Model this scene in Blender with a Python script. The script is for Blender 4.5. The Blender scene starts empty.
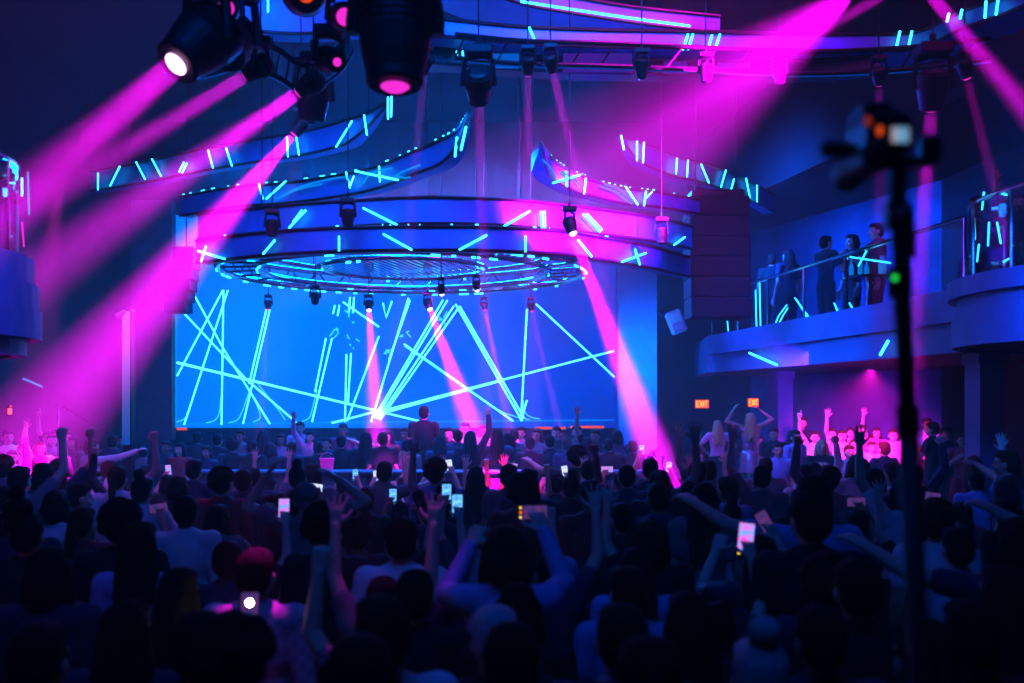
import bpy, math, random
from mathutils import Vector, Matrix, Quaternion
sc = bpy.context.scene
COL = sc.collection
R = math.radians
PI = math.pi
rnd = random.Random(7)

# ------------------------------------------------------------------ camera
H, F = 2.4, 995.0            # eye height, focal length in pixels of a 1024 px wide frame
def P(px, py, D):
    return Vector(((px - 512) / F * D, D, H + (400 - py) / F * D))
cam = bpy.data.cameras.new('camera')
camo = bpy.data.objects.new('camera', cam)
COL.objects.link(camo)
camo.location = (0, 0, H)
camo.rotation_euler = (PI / 2, 0, 0)
cam.sensor_width = 36
cam.lens = 36 * F / 1024
cam.shift_y = 58.5 / 1024
cam.clip_end = 200
cam.dof.use_dof = True
cam.dof.focus_distance = 17
cam.dof.aperture_fstop = 1.55
sc.camera = camo
sc.view_settings.view_transform = 'Standard'
sc.view_settings.look = 'None'
sc.view_settings.gamma = .9
sc.cycles.use_denoising = True
sc.cycles.max_bounces = 4
sc.cycles.diffuse_bounces = 2
sc.cycles.glossy_bounces = 2
sc.cycles.transmission_bounces = 3
sc.cycles.transparent_max_bounces = 8
sc.cycles.volume_bounces = 0
sc.cycles.sample_clamp_indirect = 4
sc.cycles.caustics_reflective = False
sc.cycles.caustics_refractive = False

# ------------------------------------------------------------------ materials
MATS = {}
def mat(name, c, rough=.6, metal=0., e=None, es=0., noise=0., nscale=8., spec=.5):
    if name in MATS: return MATS[name]
    m = bpy.data.materials.new(name); m.use_nodes = True
    nt = m.node_tree; b = nt.nodes['Principled BSDF']
    b.inputs['Base Color'].default_value = (*c, 1)
    b.inputs['Roughness'].default_value = rough
    b.inputs['Metallic'].default_value = metal
    b.inputs['Specular IOR Level'].default_value = spec
    if noise:
        t = nt.nodes.new('ShaderNodeTexCoord'); n = nt.nodes.new('ShaderNodeTexNoise')
        n.inputs['Scale'].default_value = nscale; n.inputs['Detail'].default_value = 5
        r = nt.nodes.new('ShaderNodeValToRGB')
        r.color_ramp.elements[0].color = (*[x * (1 - noise) for x in c], 1); r.color_ramp.elements[0].position = .3
        r.color_ramp.elements[1].color = (*[min(1, x * (1 + noise)) for x in c], 1); r.color_ramp.elements[1].position = .7
        nt.links.new(t.outputs['Object'], n.inputs['Vector']); nt.links.new(n.outputs['Fac'], r.inputs['Fac'])
        nt.links.new(r.outputs['Color'], b.inputs['Base Color'])
    if e:
        b.inputs['Emission Color'].default_value = (*e, 1); b.inputs['Emission Strength'].default_value = es
    MATS[name] = m
    return m
def emit(name, c, s, sampled=False):
    if name in MATS: return MATS[name]
    m = bpy.data.materials.new(name); m.use_nodes = True
    nt = m.node_tree; nt.nodes.remove(nt.nodes['Principled BSDF'])
    e = nt.nodes.new('ShaderNodeEmission'); e.inputs[0].default_value = (*c, 1); e.inputs[1].default_value = s
    nt.links.new(e.outputs[0], nt.nodes['Material Output'].inputs['Surface'])
    if not sampled: m.cycles.emission_sampling = 'NONE'
    MATS[name] = m
    return m
def stripe_mat(name, c1, c2, scale):
    if name in MATS: return MATS[name]
    m = mat(name, c1, .8); nt = m.node_tree
    t = nt.nodes.new('ShaderNodeTexCoord'); w = nt.nodes.new('ShaderNodeTexWave'); w.bands_direction = 'Z'
    w.inputs['Scale'].default_value = scale
    r = nt.nodes.new('ShaderNodeValToRGB'); r.color_ramp.interpolation = 'CONSTANT'
    r.color_ramp.elements[0].color = (*c1, 1); r.color_ramp.elements[1].color = (*c2, 1); r.color_ramp.elements[1].position = .5
    nt.links.new(t.outputs['Object'], w.inputs['Vector']); nt.links.new(w.outputs['Fac'], r.inputs['Fac'])
    nt.links.new(r.outputs['Color'], nt.nodes['Principled BSDF'].inputs['Base Color'])
    return m
def check_mat(name, c1, c2, scale):
    if name in MATS: return MATS[name]
    m = mat(name, c1, .8); nt = m.node_tree
    t = nt.nodes.new('ShaderNodeTexCoord'); w = nt.nodes.new('ShaderNodeTexChecker'); w.inputs['Scale'].default_value = scale
    w.inputs['Color1'].default_value = (*c1, 1); w.inputs['Color2'].default_value = (*c2, 1)
    nt.links.new(t.outputs['Object'], w.inputs['Vector'])
    nt.links.new(w.outputs['Color'], nt.nodes['Principled BSDF'].inputs['Base Color'])
    return m

WALL = mat('dark_plaster', (.03, .016, .024), .8, noise=.3, nscale=2)
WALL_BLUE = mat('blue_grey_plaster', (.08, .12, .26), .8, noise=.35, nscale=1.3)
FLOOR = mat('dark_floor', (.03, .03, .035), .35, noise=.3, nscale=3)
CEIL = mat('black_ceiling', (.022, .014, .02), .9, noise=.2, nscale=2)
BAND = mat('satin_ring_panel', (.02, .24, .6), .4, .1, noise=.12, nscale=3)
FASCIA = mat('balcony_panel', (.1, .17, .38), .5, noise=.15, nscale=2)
DARKMETAL = mat('black_metal', (.02, .02, .024), .4, .6, noise=.2, nscale=12)
BLACK = mat('black_plastic', (.015, .015, .018), .5, noise=.2, nscale=15)
CHROME = mat('chrome', (.55, .58, .62), .12, 1.0, noise=.1, nscale=6)
PALE = mat('pale_paint', (.6, .6, .62), .6, noise=.1, nscale=4)
SPEAKER = mat('speaker_cloth', (.022, .01, .028), .85, noise=.25, nscale=30)
NEON = emit('cyan_led', (.04, .68, 1.0), 5.0, True)
GLINT = emit('cyan_glint', (.04, .68, 1.0), 4.0)  # glow for added glints and glass reflections
NEON_SOFT = emit('blue_led', (.0, .4, 1.0), .9)
EDGE_DIM = emit('dim_blue_edge', (.0, .12, .7), .5)
NEON_G = emit('green_cyan_led', (.15, 1.0, .75), 5.0)
TUBE = emit('stage_tube', (.12, .9, 1.0), 2.4)
TUBE_SOFT = emit('stage_tube_reflection', (.05, .75, .95), 1.3)
LENS = emit('magenta_lens', (1.0, .04, .75), 1.0)
LENS_HOT = emit('hot_lens', (1.0, .5, .95), 7)
LENS_OR = emit('orange_lens', (1.0, .1, .01), .8)
LENS_OFF = mat('dark_lens', (.02, .02, .03), .08)
def glass_mat():
    m = bpy.data.materials.new('rail_glass'); m.use_nodes = True; nt = m.node_tree
    nt.nodes.remove(nt.nodes['Principled BSDF'])
    t = nt.nodes.new('ShaderNodeBsdfTransparent'); t.inputs[0].default_value = (.8, .86, .92, 1)
    g = nt.nodes.new('ShaderNodeBsdfGlossy'); g.inputs['Roughness'].default_value = .03
    f = nt.nodes.new('ShaderNodeFresnel'); f.inputs[0].default_value = 1.6
    a = nt.nodes.new('ShaderNodeMath'); a.operation = 'MULTIPLY_ADD'; a.inputs[1].default_value = .7; a.inputs[2].default_value = .03
    x = nt.nodes.new('ShaderNodeMixShader')
    gm = nt.nodes.new('ShaderNodeNewGeometry'); k = nt.nodes.new('ShaderNodeMath'); k.operation = 'SUBTRACT'; k.inputs[0].default_value = 1
    q = nt.nodes.new('ShaderNodeMath'); q.operation = 'MULTIPLY'; nt.links.new(gm.outputs['Backfacing'], k.inputs[1])
    nt.links.new(f.outputs[0], a.inputs[0]); nt.links.new(a.outputs[0], q.inputs[0]); nt.links.new(k.outputs[0], q.inputs[1]); nt.links.new(q.outputs[0], x.inputs[0])
    nt.links.new(t.outputs[0], x.inputs[1]); nt.links.new(g.outputs[0], x.inputs[2])
    nt.links.new(x.outputs[0], nt.nodes['Material Output'].inputs['Surface'])
    return m
GLASS = glass_mat()

# ------------------------------------------------------------------ mesh helpers
class MB:
    def __init__(s): s.v = []; s.f = []
    def add(s, v, f):
        n = len(s.v); s.v += [Vector(x) for x in v]; s.f += [tuple(i + n for i in q) for q in f]; return s
    def box(s, a, b, M=None):
        x0, y0, z0 = a; x1, y1, z1 = b
        v = [Vector((x, y, z)) for x in (x0, x1) for y in (y0, y1) for z in (z0, z1)]
        if M: v = [M @ p for p in v]
        return s.add(v, [(0, 1, 3, 2), (4, 6, 7, 5), (0, 4, 5, 1), (2, 3, 7, 6), (0, 2, 6, 4), (1, 5, 7, 3)])
    def bbox(s, a, b, c=.02, M=None):
        """box with chamfered vertical and horizontal edges"""
        x0, y0, z0 = a; x1, y1, z1 = b
        rings = []
        for z, i in ((z0, c), (z0 + c, 0), (z1 - c, 0), (z1, c)):
            X0, X1, Y0, Y1 = x0 + i, x1 - i, y0 + i, y1 - i
            rings.append([(X0 + c, Y0, z), (X1 - c, Y0, z), (X1, Y0 + c, z), (X1, Y1 - c, z), (X1 - c, Y1, z), (X0 + c, Y1, z), (X0, Y1 - c, z), (X0, Y0 + c, z)])
        v = [Vector(p) for r in rings for p in r]
        if M: v = [M @ p for p in v]
        f = [(r * 8 + k, r * 8 + (k + 1) % 8, r * 8 + 8 + (k + 1) % 8, r * 8 + 8 + k) for r in range(3) for k in range(8)]
        f += [tuple(range(7, -1, -1)), tuple(range(24, 32))]
        return s.add(v, f)
    def tube(s, pts, r, n=8, r2=None):
        pts = [Vector(p) for p in pts]; m = len(pts); up = None; v = []; f = []
        for i, p in enumerate(pts):
            d = (pts[min(i + 1, m - 1)] - pts[max(i - 1, 0)]).normalized()
            if up is None: up = d.orthogonal().normalized()
            up = (up - d * up.dot(d)).normalized(); w = d.cross(up)
            rr = r if r2 is None else r + (r2 - r) * i / max(1, m - 1)
            for k in range(n):
                a = 2 * PI * k / n; v.append(p + up * (math.cos(a) * rr) + w * (math.sin(a) * rr))
        for i in range(m - 1):
            for k in range(n):
                f.append((i * n + k, i * n + (k + 1) % n, (i + 1) * n + (k + 1) % n, (i + 1) * n + k))
        f.append(tuple(range(n - 1, -1, -1))); f.append(tuple((m - 1) * n + k for k in range(n)))
        return s.add(v, f)
    def lathe(s, prof, n=24, M=None, caps=True):
        """prof: (r, z) list, revolved about local Z"""
        v = []; f = []
        for r, z in prof:
            for k in range(n):
                a = 2 * PI * k / n; q = Vector((math.cos(a) * r, math.sin(a) * r, z)); v.append(M @ q if M else q)
        for i in range(len(prof) - 1):
            for k in range(n):
                f.append((i * n + k, i * n + (k + 1) % n, (i + 1) * n + (k + 1) % n, (i + 1) * n + k))
        if caps:
            f.append(tuple(range(n - 1, -1, -1))); f.append(tuple((len(prof) - 1) * n + k for k in range(n)))
        return s.add(v, f)
    def ball(s, c, r, n=12, m=8):
        c = Vector(c); r = r if hasattr(r, '__len__') else (r, r, r); v = []; f = []
        v.append(c + Vector((0, 0, -r[2])))
        for i in range(1, m):
            t = PI * i / m - PI / 2
            for k in range(n):
                a = 2 * PI * k / n; v.append(c + Vector((math.cos(t) * math.cos(a) * r[0], math.cos(t) * math.sin(a) * r[1], math.sin(t) * r[2])))
        v.append(c + Vector((0, 0, r[2])))
        for k in range(n): f.append((0, 1 + (k + 1) % n, 1 + k))
        for i in range(m - 2):
            for k in range(n):
                a = 1 + i * n; f.append((a + k, a + (k + 1) % n, a + n + (k + 1) % n, a + n + k))
        a = 1 + (m - 2) * n
        for k in range(n): f.append((a + k, a + (k + 1) % n, len(v) - 1))
        return s.add(v, f)
    def caps(s, a, b, ra, rb, n=12):
        """tapered capsule"""
        a = Vector(a); b = Vector(b); d = b - a; L = d.length
        if L < 1e-5: return s.ball(a, ra)
        q = Vector((0, 0, 1)).rotation_difference(d / L).to_matrix().to_4x4(); q.translation = a
        prof = []
        for i in range(1, 5):
            t = -PI / 2 + PI / 2 * i / 4; prof.append((ra * math.cos(t), ra * math.sin(t)))
        for i in range(0, 4):
            t = PI / 2 * i / 4; prof.append((rb * math.cos(t), L + rb * math.sin(t)))
        return s.lathe(prof, n, q)
    def mesh(s, name, m, smooth=False):
        me = bpy.data.meshes.new(name); me.from_pydata(s.v, [], s.f); me.update()
        for x in (m if isinstance(m, (list, tuple)) else [m]):
            if x: me.materials.append(x)
        if smooth:
            me.polygons.foreach_set('use_smooth', [True] * len(me.polygons))
        return me
    def build(s, name, m, parent=None, smooth=False, **t):
        o = bpy.data.objects.new(name, s.mesh(name, m, smooth)); COL.objects.link(o)
        if parent: o.parent = parent
        tag(o, **t)
        return o
def tag(o, label=None, cat=None, group=None, kind=None):
    if label: o['label'] = label
    if cat: o['category'] = cat
    if group: o['group'] = group
    if kind: o['kind'] = kind
    return o
def empty(name, loc=(0, 0, 0), rz=0, **t):
    o = bpy.data.objects.new(name, None); COL.objects.link(o); o.location = loc; o.rotation_euler = (0, 0, rz)
    o.empty_display_size = .1
    return tag(o, **t)
def catmull(pts, n=6):
    pts = [Vector(p) for p in pts]
    if len(pts) < 3: return pts
    q = [pts[0] * 2 - pts[1]] + pts + [pts[-1] * 2 - pts[-2]]; out = []
    for i in range(1, len(q) - 2):
        for k in range(n):
            t = k / n; a, b, c, d = q[i - 1:i + 3]
            out.append(.5 * (2 * b + (c - a) * t + (2 * a - 5 * b + 4 * c - d) * t * t + (3 * b - a - 3 * c + d) * t ** 3))
    return out + [pts[-1]]
def frame(d, up=(0, 0, 1)):
    """matrix whose local -Z looks along d"""
    return Vector(d).normalized().to_track_quat('-Z', 'Y').to_matrix().to_4x4()

# ------------------------------------------------------------------ lamps
def spot(name, a, b, ang, e, c=(1, 0, .85), r=.05, blend=.25, parent=None):
    l = bpy.data.lights.new(name, 'SPOT'); l.energy = e; l.color = c; l.spot_size = R(ang); l.spot_blend = blend; l.shadow_soft_size = r
    o = bpy.data.objects.new(name, l); COL.objects.link(o); o.location = a
    o.rotation_euler = (Vector(b) - Vector(a)).to_track_quat('-Z', 'Y').to_euler()
    return o
def area(name, a, b, sx, sy, e, c, spread=180):
    l = bpy.data.lights.new(name, 'AREA'); l.shape = 'RECTANGLE'; l.size = sx; l.size_y = sy; l.energy = e; l.color = c; l.spread = R(spread)
    o = bpy.data.objects.new(name, l); COL.objects.link(o); o.location = a
    o.rotation_euler = (Vector(b) - Vector(a)).to_track_quat('-Z', 'Y').to_euler()
    return o
MAG = (.9, 0.0, .9)
BLU = (0.0, .16, 1.0)
PUR = (.32, 0.0, 1.0)

def beam(name, a, b, r, e, ang, c):
    """disc lamp the size of the lens with a narrow spread"""
    l = bpy.data.lights.new(name, 'AREA'); l.shape = 'DISK'; l.size = r * 2; l.color = c; l.spread = R(ang * 1.25)
    l.energy = e * .5 * math.sin(R(ang / 2)) ** 2
    o = bpy.data.objects.new(name, l); COL.objects.link(o); o.location = a
    o.rotation_euler = (Vector(b) - Vector(a)).to_track_quat('-Z', 'Y').to_euler()
    return o
# haze filling the whole hall
w = bpy.data.worlds.new('hall_haze'); sc.world = w; w.use_nodes = True; nt = w.node_tree
nt.nodes['Background'].inputs[0].default_value = (0, 0, 0, 1); nt.nodes['Background'].inputs[1].default_value = 0
vs = nt.nodes.new('ShaderNodeVolumeScatter'); vs.inputs['Density'].default_value = .012; vs.inputs['Anisotropy'].default_value = .15
nt.links.new(vs.outputs[0], nt.nodes['World Output'].inputs['Volume'])

#@@ROOM
# ------------------------------------------------------------------ the hall
MB().box((-9.6, -4, -.2), (10.5, 26.2, 0)).build('floor', FLOOR, kind='structure')
MB().box((-9.6, -4, 8.6), (10.5, 26.2, 8.8)).build('ceiling', CEIL, kind='structure')
def wall(name, a, b, z0, z1, m, t=.2):
    a = Vector((*a, 0)); b = Vector((*b, 0)); d = (b - a).normalized(); n = Vector((-d.y, d.x, 0)) * t
    v = [a, b, b + n, a + n]
    return MB().add([p + Vector((0, 0, z)) for z in (z0, z1) for p in v], [(3, 2, 1, 0), (4, 5, 6, 7), (0, 1, 5, 4), (1, 2, 6, 5), (2, 3, 7, 6), (3, 0, 4, 7)]).build(name, m, kind='structure')
wall('wall_left', (-8.6, -4), (-8.6, 25), 0, 8.6, WALL)
wall('wall_back', (-8.6, 25), (6.2, 25), 0, 8.6, WALL)
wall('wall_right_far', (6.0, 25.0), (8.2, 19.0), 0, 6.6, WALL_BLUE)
wall('wall_right', (8.2, 19.0), (9.6, -4), 0, 8.6, WALL)
wall('wall_rear', (9.6, -4), (-8.6, -4), 0, 8.6, WALL)
# soffit above the balcony on the side of the hall
v = [(4.4, 25.1), (6.1, 25.1), (8.3, 19), (9.7, -4), (8.2, -4), (7.0, 10), (5.0, 20)]
MB().add([(x, y, z) for z in (6.6, 8.6) for x, y in v], [tuple(range(6, -1, -1)), tuple(range(7, 14))] + [(k, (k + 1) % 7, 7 + (k + 1) % 7, 7 + k) for k in range(7)]).build('ceiling_side', CEIL, kind='structure')

# stage: platform, backdrop screen with its tubes, piers
MB().box((-7.3, 15.0, 0), (2.9, 24.9, .12)).build('stage_floor', FLOOR, kind='structure')
def pbox(px0, px1, py0, py1, D, depth):
    a = P(px0, py1, D); b = P(px1, py0, D)
    return MB().box((a.x, D, a.z), (b.x, D + depth, b.z))
def screen_mat():
    m = bpy.data.materials.new('blue_led_wall'); m.use_nodes = True; nt = m.node_tree
    nt.nodes.remove(nt.nodes['Principled BSDF'])
    g = nt.nodes.new('ShaderNodeTexCoord'); s = nt.nodes.new('ShaderNodeSeparateXYZ')
    nt.links.new(g.outputs['Generated'], s.inputs[0])
    r = nt.nodes.new('ShaderNodeValToRGB'); cr = r.color_ramp
    cr.elements[0].position = 0; cr.elements[0].color = (0, .17, 1, 1)
    cr.elements[1].position = 1; cr.elements[1].color = (0, .03, .4, 1)
    for p, c in ((.15, (0, .2, 1)), (.42, (0, .15, 1)), (.62, (0, .11, .9)), (.85, (0, .045, .5))):
        e = cr.elements.new(p); e.color = (*c, 1)
    nt.links.new(s.outputs['X'], r.inputs['Fac'])
    n = nt.nodes.new('ShaderNodeTexNoise'); n.inputs['Scale'].default_value = 2.2; n.inputs['Detail'].default_value = 2
    nt.links.new(g.outputs['Generated'], n.inputs['Vector'])
    wv = nt.nodes.new('ShaderNodeTexWave'); wv.bands_direction = 'Z'; wv.inputs['Scale'].default_value = 22
    nt.links.new(g.outputs['Generated'], wv.inputs['Vector'])
    a = nt.nodes.new('ShaderNodeMath'); a.operation = 'MULTIPLY_ADD'; a.inputs[1].default_value = .7; a.inputs[2].default_value = .45
    nt.links.new(n.outputs['Fac'], a.inputs[0])
    b = nt.nodes.new('ShaderNodeMath'); b.operation = 'MULTIPLY_ADD'; b.inputs[1].default_value = .06
    nt.links.new(wv.outputs['Fac'], b.inputs[0]); nt.links.new(a.outputs[0], b.inputs[2])
    e = nt.nodes.new('ShaderNodeEmission'); nt.links.new(r.outputs['Color'], e.inputs[0])
    k = nt.nodes.new('ShaderNodeMath'); k.operation = 'MULTIPLY'; k.inputs[1].default_value = SCREEN_E
    nt.links.new(b.outputs[0], k.inputs[0]); nt.links.new(k.outputs[0], e.inputs[1])
    nt.links.new(e.outputs[0], nt.nodes['Material Output'].inputs['Surface'])
    return m
SCREEN_E = 1.75
scr = empty('stage_screen', P(396, 428, 22), label='wide glowing blue stage backdrop crossed by bright cyan light tubes', cat='stage screen')
def child(o, parent):
    o.parent = parent; o.matrix_parent_inverse = Matrix.Translation(parent.location).inverted() if parent.rotation_euler.z == 0 else parent.matrix_world.inverted()
    return o
child(pbox(175, 616, 215, 428, 22, .1).build('panel', screen_mat()), scr)
tubes = [
 [(191, 289), (223, 348), (270, 424)], [(180, 309), (246, 379), (297, 423)], [(223, 290), (177, 376)], [(228, 290), (184, 425)],
 [(223.5, 290), (221.5, 425)], [(177, 363), (419, 421)], [(177, 362.2), (374, 410)], [(270, 309), (243, 424)], [(266.5, 309), (249, 384)],
 [(332, 338), (312, 422)], [(326, 338), (315, 392)], [(346.5, 354), (345, 422)], [(351, 353), (348, 403)], [(379, 336), (347, 421)],
 [(408.5, 298), (371, 422)], [(410, 300), (389, 360)], [(374, 418), (443, 300)], [(376, 418), (447.5, 300)], [(378, 419), (454, 306)], [(380, 420), (459, 307)],
 [(455.5, 304), (522, 421)], [(459.5, 306), (524, 418)], [(404, 344), (513, 421)], [(527, 309), (521, 421)], [(536, 304), (614.5, 377)],
 [(378, 412), (614, 351)], [(378, 414.5), (500, 381)], [(374, 412), (332, 423)], [(343, 302), (379, 327)],
 [(335, 305), (333, 314)], [(339.5, 305), (337.5, 316)], [(350, 297), (349, 312)], [(354, 297), (353, 313)], [(383, 303), (386, 318), (392, 301)], [(527, 400), (521, 420)],
]
for t in tubes:
    pts = [P(x, y, 21.9) for x, y in t]
    child(MB().tube(pts, .022, 6).build('light_tube', TUBE, label='straight cyan light tube'), scr)
soft = [  # mirrored curves of the tubes, put in as glowing geometry
 [(177, 422), (184, 419), (189, 412), (193, 397)], [(206, 423), (215, 420), (219.5, 412), (221, 396)], [(228, 423), (237, 420), (242, 412), (249, 392)],
 [(250, 390), (258, 408), (260, 418), (253, 422)], [(258, 384), (280, 412), (285, 420)], [(301, 422), (309, 418), (312, 410), (317, 390)],
 [(326, 423), (338, 421), (347, 419)], [(404, 346), (490, 405), (514, 416), (522, 419)], [(523, 400), (525, 412), (531, 417), (540, 419)],
 [(514, 404), (520, 416), (530, 420)],
]
for t in soft:
    child(MB().tube(catmull([P(x, y, 21.92) for x, y in t]), .014, 6).build('tube_reflection', TUBE_SOFT, label='curved reflection of a cyan light tube, built as a glowing curve'), scr)
child(MB().tube([P(177, 424, 21.92), P(614, 420, 21.92)], .018, 6).build('base_strip', NEON_SOFT, label='thin blue light strip along the foot of the screen'), scr)
child(MB().tube([P(176, 292, 21.9), P(176, 428, 21.9)], .02, 6).build('edge_strip', NEON_SOFT, label='thin blue light strip on the edge of the screen'), scr)
# small clamps where the tubes meet, made to glow
for x, y in ((338, 331), (352, 343), (388, 354), (404, 334), (443, 318), (352, 318)):
    cl = MB()
    for k in range(4):
        q = P(x + rnd.uniform(-4, 4), y + rnd.uniform(-5, 5), 21.8); cl.tube([q, q + Vector((rnd.uniform(-.12, .12), 0, rnd.uniform(-.16, .16)))], .017, 5)
    child(cl.build('tube_clamp', TUBE_SOFT, label='small bright clamp where tubes meet'), scr)

pbox(131, 171.5, 200, 440, 21.7, .28).build('wall_stage_left', mat('pier_paint', (.12, .12, .14), .7, noise=.2, nscale=2), kind='structure')
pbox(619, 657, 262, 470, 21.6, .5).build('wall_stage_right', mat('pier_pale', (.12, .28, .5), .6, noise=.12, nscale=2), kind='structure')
pbox(131, 657, 120, 235, 22.2, 2.5).build('wall_above_stage', WALL, kind='structure')
# parapet in front of the stage
par = empty('stage_barrier', (-2.1, 15, 0), label='long dark waist-high barrier along the front of the stage', cat='barrier')
a = P(190, 470, 15); b = P(650, 470, 15)
child(MB().box((a.x, 14.9, 0), (b.x, 15.05, a.z - .05)).build('panel', mat('barrier_paint', (.08, .08, .1), .5, noise=.2)), par)
child(MB().bbox((a.x - .05, 14.8, a.z - .05), (b.x + .05, 15.15, a.z), .015).build('top_rail', mat('barrier_cap', (.1, .13, .2), .3, noise=.1)), par)
for k in range(9):
    x = a.x + (b.x - a.x) * (k + .5) / 9
    child(MB().box((x - .02, 14.87, .05), (x + .02, 14.9, a.z - .08)).build('seam_rib', DARKMETAL), par)
# amber strips at the foot of the backdrop
for k, (x0, x1, y) in enumerate(((177, 187, 429), (535, 566, 428), (570, 604, 427))):
    q0, q1 = P(x0, y, 21.8), P(x1, y, 21.8)
    o = empty('amber_strip_light', q0, label=['short amber strip light at the edge of the stage beside the pier', 'amber strip light behind the stage guests below the longest tube', 'amber strip light behind the guests at the magenta beam end of the stage'][k], cat='strip light')
    child(MB().bbox((q0.x - .03, q0.y, q0.z - .06), (q1.x + .03, q0.y + .08, q0.z - .03), .01).build('housing', BLACK), o)
    child(MB().tube([q0, q1], .03, 8).build('tube', emit('amber', (1, .11, .02), .9)), o)

# ------------------------------------------------------------------ left side pillar light, sign, neon
lp = empty('pillar_light', P(126, 470, 14), label='tall slim vertical light column standing left of the stage', cat='light')
q0, q1 = P(122.5, 445, 14), P(129.5, 311, 14)
child(MB().bbox((q0.x - .01, 14.03, 0), (q1.x + .01, 14.2, q1.z + .03), .01).build('post', DARKMETAL), lp)
def grad_emit(name, c0, c1, s):
    m = emit(name, c0, s); nt = m.node_tree; e = nt.nodes['Emission']
    t = nt.nodes.new('ShaderNodeTexCoord'); sp = nt.nodes.new('ShaderNodeSeparateXYZ'); r = nt.nodes.new('ShaderNodeValToRGB')
    r.color_ramp.elements[0].color = (*c0, 1); r.color_ramp.elements[1].color = (*c1, 1)
    nt.links.new(t.outputs['Generated'], sp.inputs[0]); nt.links.new(sp.outputs['Z'], r.inputs[0]); nt.links.new(r.outputs[0], e.inputs[0])
    return m
child(MB().bbox((q0.x, 13.97, q0.z), (q1.x, 14.03, q1.z), .01).build('diffuser', grad_emit('pillar_glow', (.0, .1, .5), (.35, .2, .7), .9)), lp)  # pink beam and blue stage light put into the glow gradient
# small bracket lamp on the pillar
child(MB().caps(P(118, 316, 13.9), P(124, 312, 13.9), .05, .03).build('bracket_lamp', PALE, smooth=True), lp)

#@@BALCONY
# ------------------------------------------------------------------ balconies
def poly_wall(mb, pts, z0, z1, t):
    """vertical ribbon of thickness t (towards the first side) along XY points"""
    n = len(pts); inn = []
    for i, p in enumerate(pts):
        d = Vector(pts[min(i + 1, n - 1)]) - Vector(pts[max(i - 1, 0)]); d.normalize()
        inn.append((p[0] + d.y * t, p[1] - d.x * t))
    v = []
    for p, q in zip(pts, inn): v += [(p[0], p[1], z0), (p[0], p[1], z1), (q[0], q[1], z1), (q[0], q[1], z0)]
    f = []
    for i in range(n - 1):
        for k in range(4):
            f.append((i * 4 + k, i * 4 + (k + 1) % 4, i * 4 + 4 + (k + 1) % 4, i * 4 + 4 + k))
    f += [(3, 2, 1, 0), (n * 4 - 4, n * 4 - 3, n * 4 - 2, n * 4 - 1)]
    return mb.add(v, f)
bf = Vector((4.22, 21.0)); bn = Vector((5.46, 12.0))
dirb = (bn - bf).normalized(); inb = Vector((-dirb.y, dirb.x)) * 1.0
if inb.x < 0: inb = -inb
bal = empty('balcony', (6.5, 16, 0), kind='structure')
def off(p, d): return (p[0] + inb.x * d, p[1] + inb.y * d)
def slab(pts, z0, z1):
    n = len(pts)
    return MB().add([(x, y, z) for z in (z0, z1) for x, y in pts], [tuple(range(n - 1, -1, -1)), tuple(range(n, 2 * n))] + [(k, (k + 1) % n, n + (k + 1) % n, n + k) for k in range(n)])
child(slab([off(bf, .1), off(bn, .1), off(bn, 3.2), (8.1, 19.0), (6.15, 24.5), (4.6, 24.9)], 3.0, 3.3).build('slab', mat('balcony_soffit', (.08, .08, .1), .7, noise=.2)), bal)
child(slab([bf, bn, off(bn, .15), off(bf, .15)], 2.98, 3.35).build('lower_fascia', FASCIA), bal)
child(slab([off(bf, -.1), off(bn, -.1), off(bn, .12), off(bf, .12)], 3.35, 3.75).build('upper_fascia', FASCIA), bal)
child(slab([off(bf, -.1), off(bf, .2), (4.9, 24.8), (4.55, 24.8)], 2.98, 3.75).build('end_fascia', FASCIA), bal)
def onbal(px, z):
    """point on the long balcony front seen at pixel column px"""
    k = (px - 512) / F
    # x = k*y ; x = bf.x + s*dx ; y = bf.y + s*dy
    s = (k * bf.y - bf.x) / (dirb.x - k * dirb.y)
    return Vector((bf.x + dirb.x * s - inb.x * .13, bf.y + dirb.y * s - inb.y * .13, z))
for i, (p0, p1) in enumerate((((756, 353), (784, 365)), ((897, 341), (889, 355)), ((969, 342), (975, 345)))):
    pts = []
    for px, py in (p0, p1):
        q = onbal(px, 0); q.z = H + (400 - py) / F * q.y; pts.append(q)
    child(MB().tube(pts, .022, 6).build('led_strip', NEON, label='cyan light strip on the balcony front'), bal)
# columns under the balcony
def column(name, px0, px1, D, dep):
    x0 = (px0 - 512) / F * D; x1 = (px1 - 512) / F * D
    m = MB().box((x0, D, 0), (x1, D + dep, 2.99)); m.box((x0 - .04, D - .04, 0), (x1 + .04, D + dep + .04, .12)); m.box((x0 - .03, D - .03, 2.85), (x1 + .03, D + dep + .03, 2.99))
    return m.build(name, mat('column_paint', (.14, .17, .3), .6, noise=.12, nscale=3), kind='structure')
column('column_far', 778, 793, 20.4, .87)
column('column_near', 980, 1005, 12.3, .42)
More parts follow.
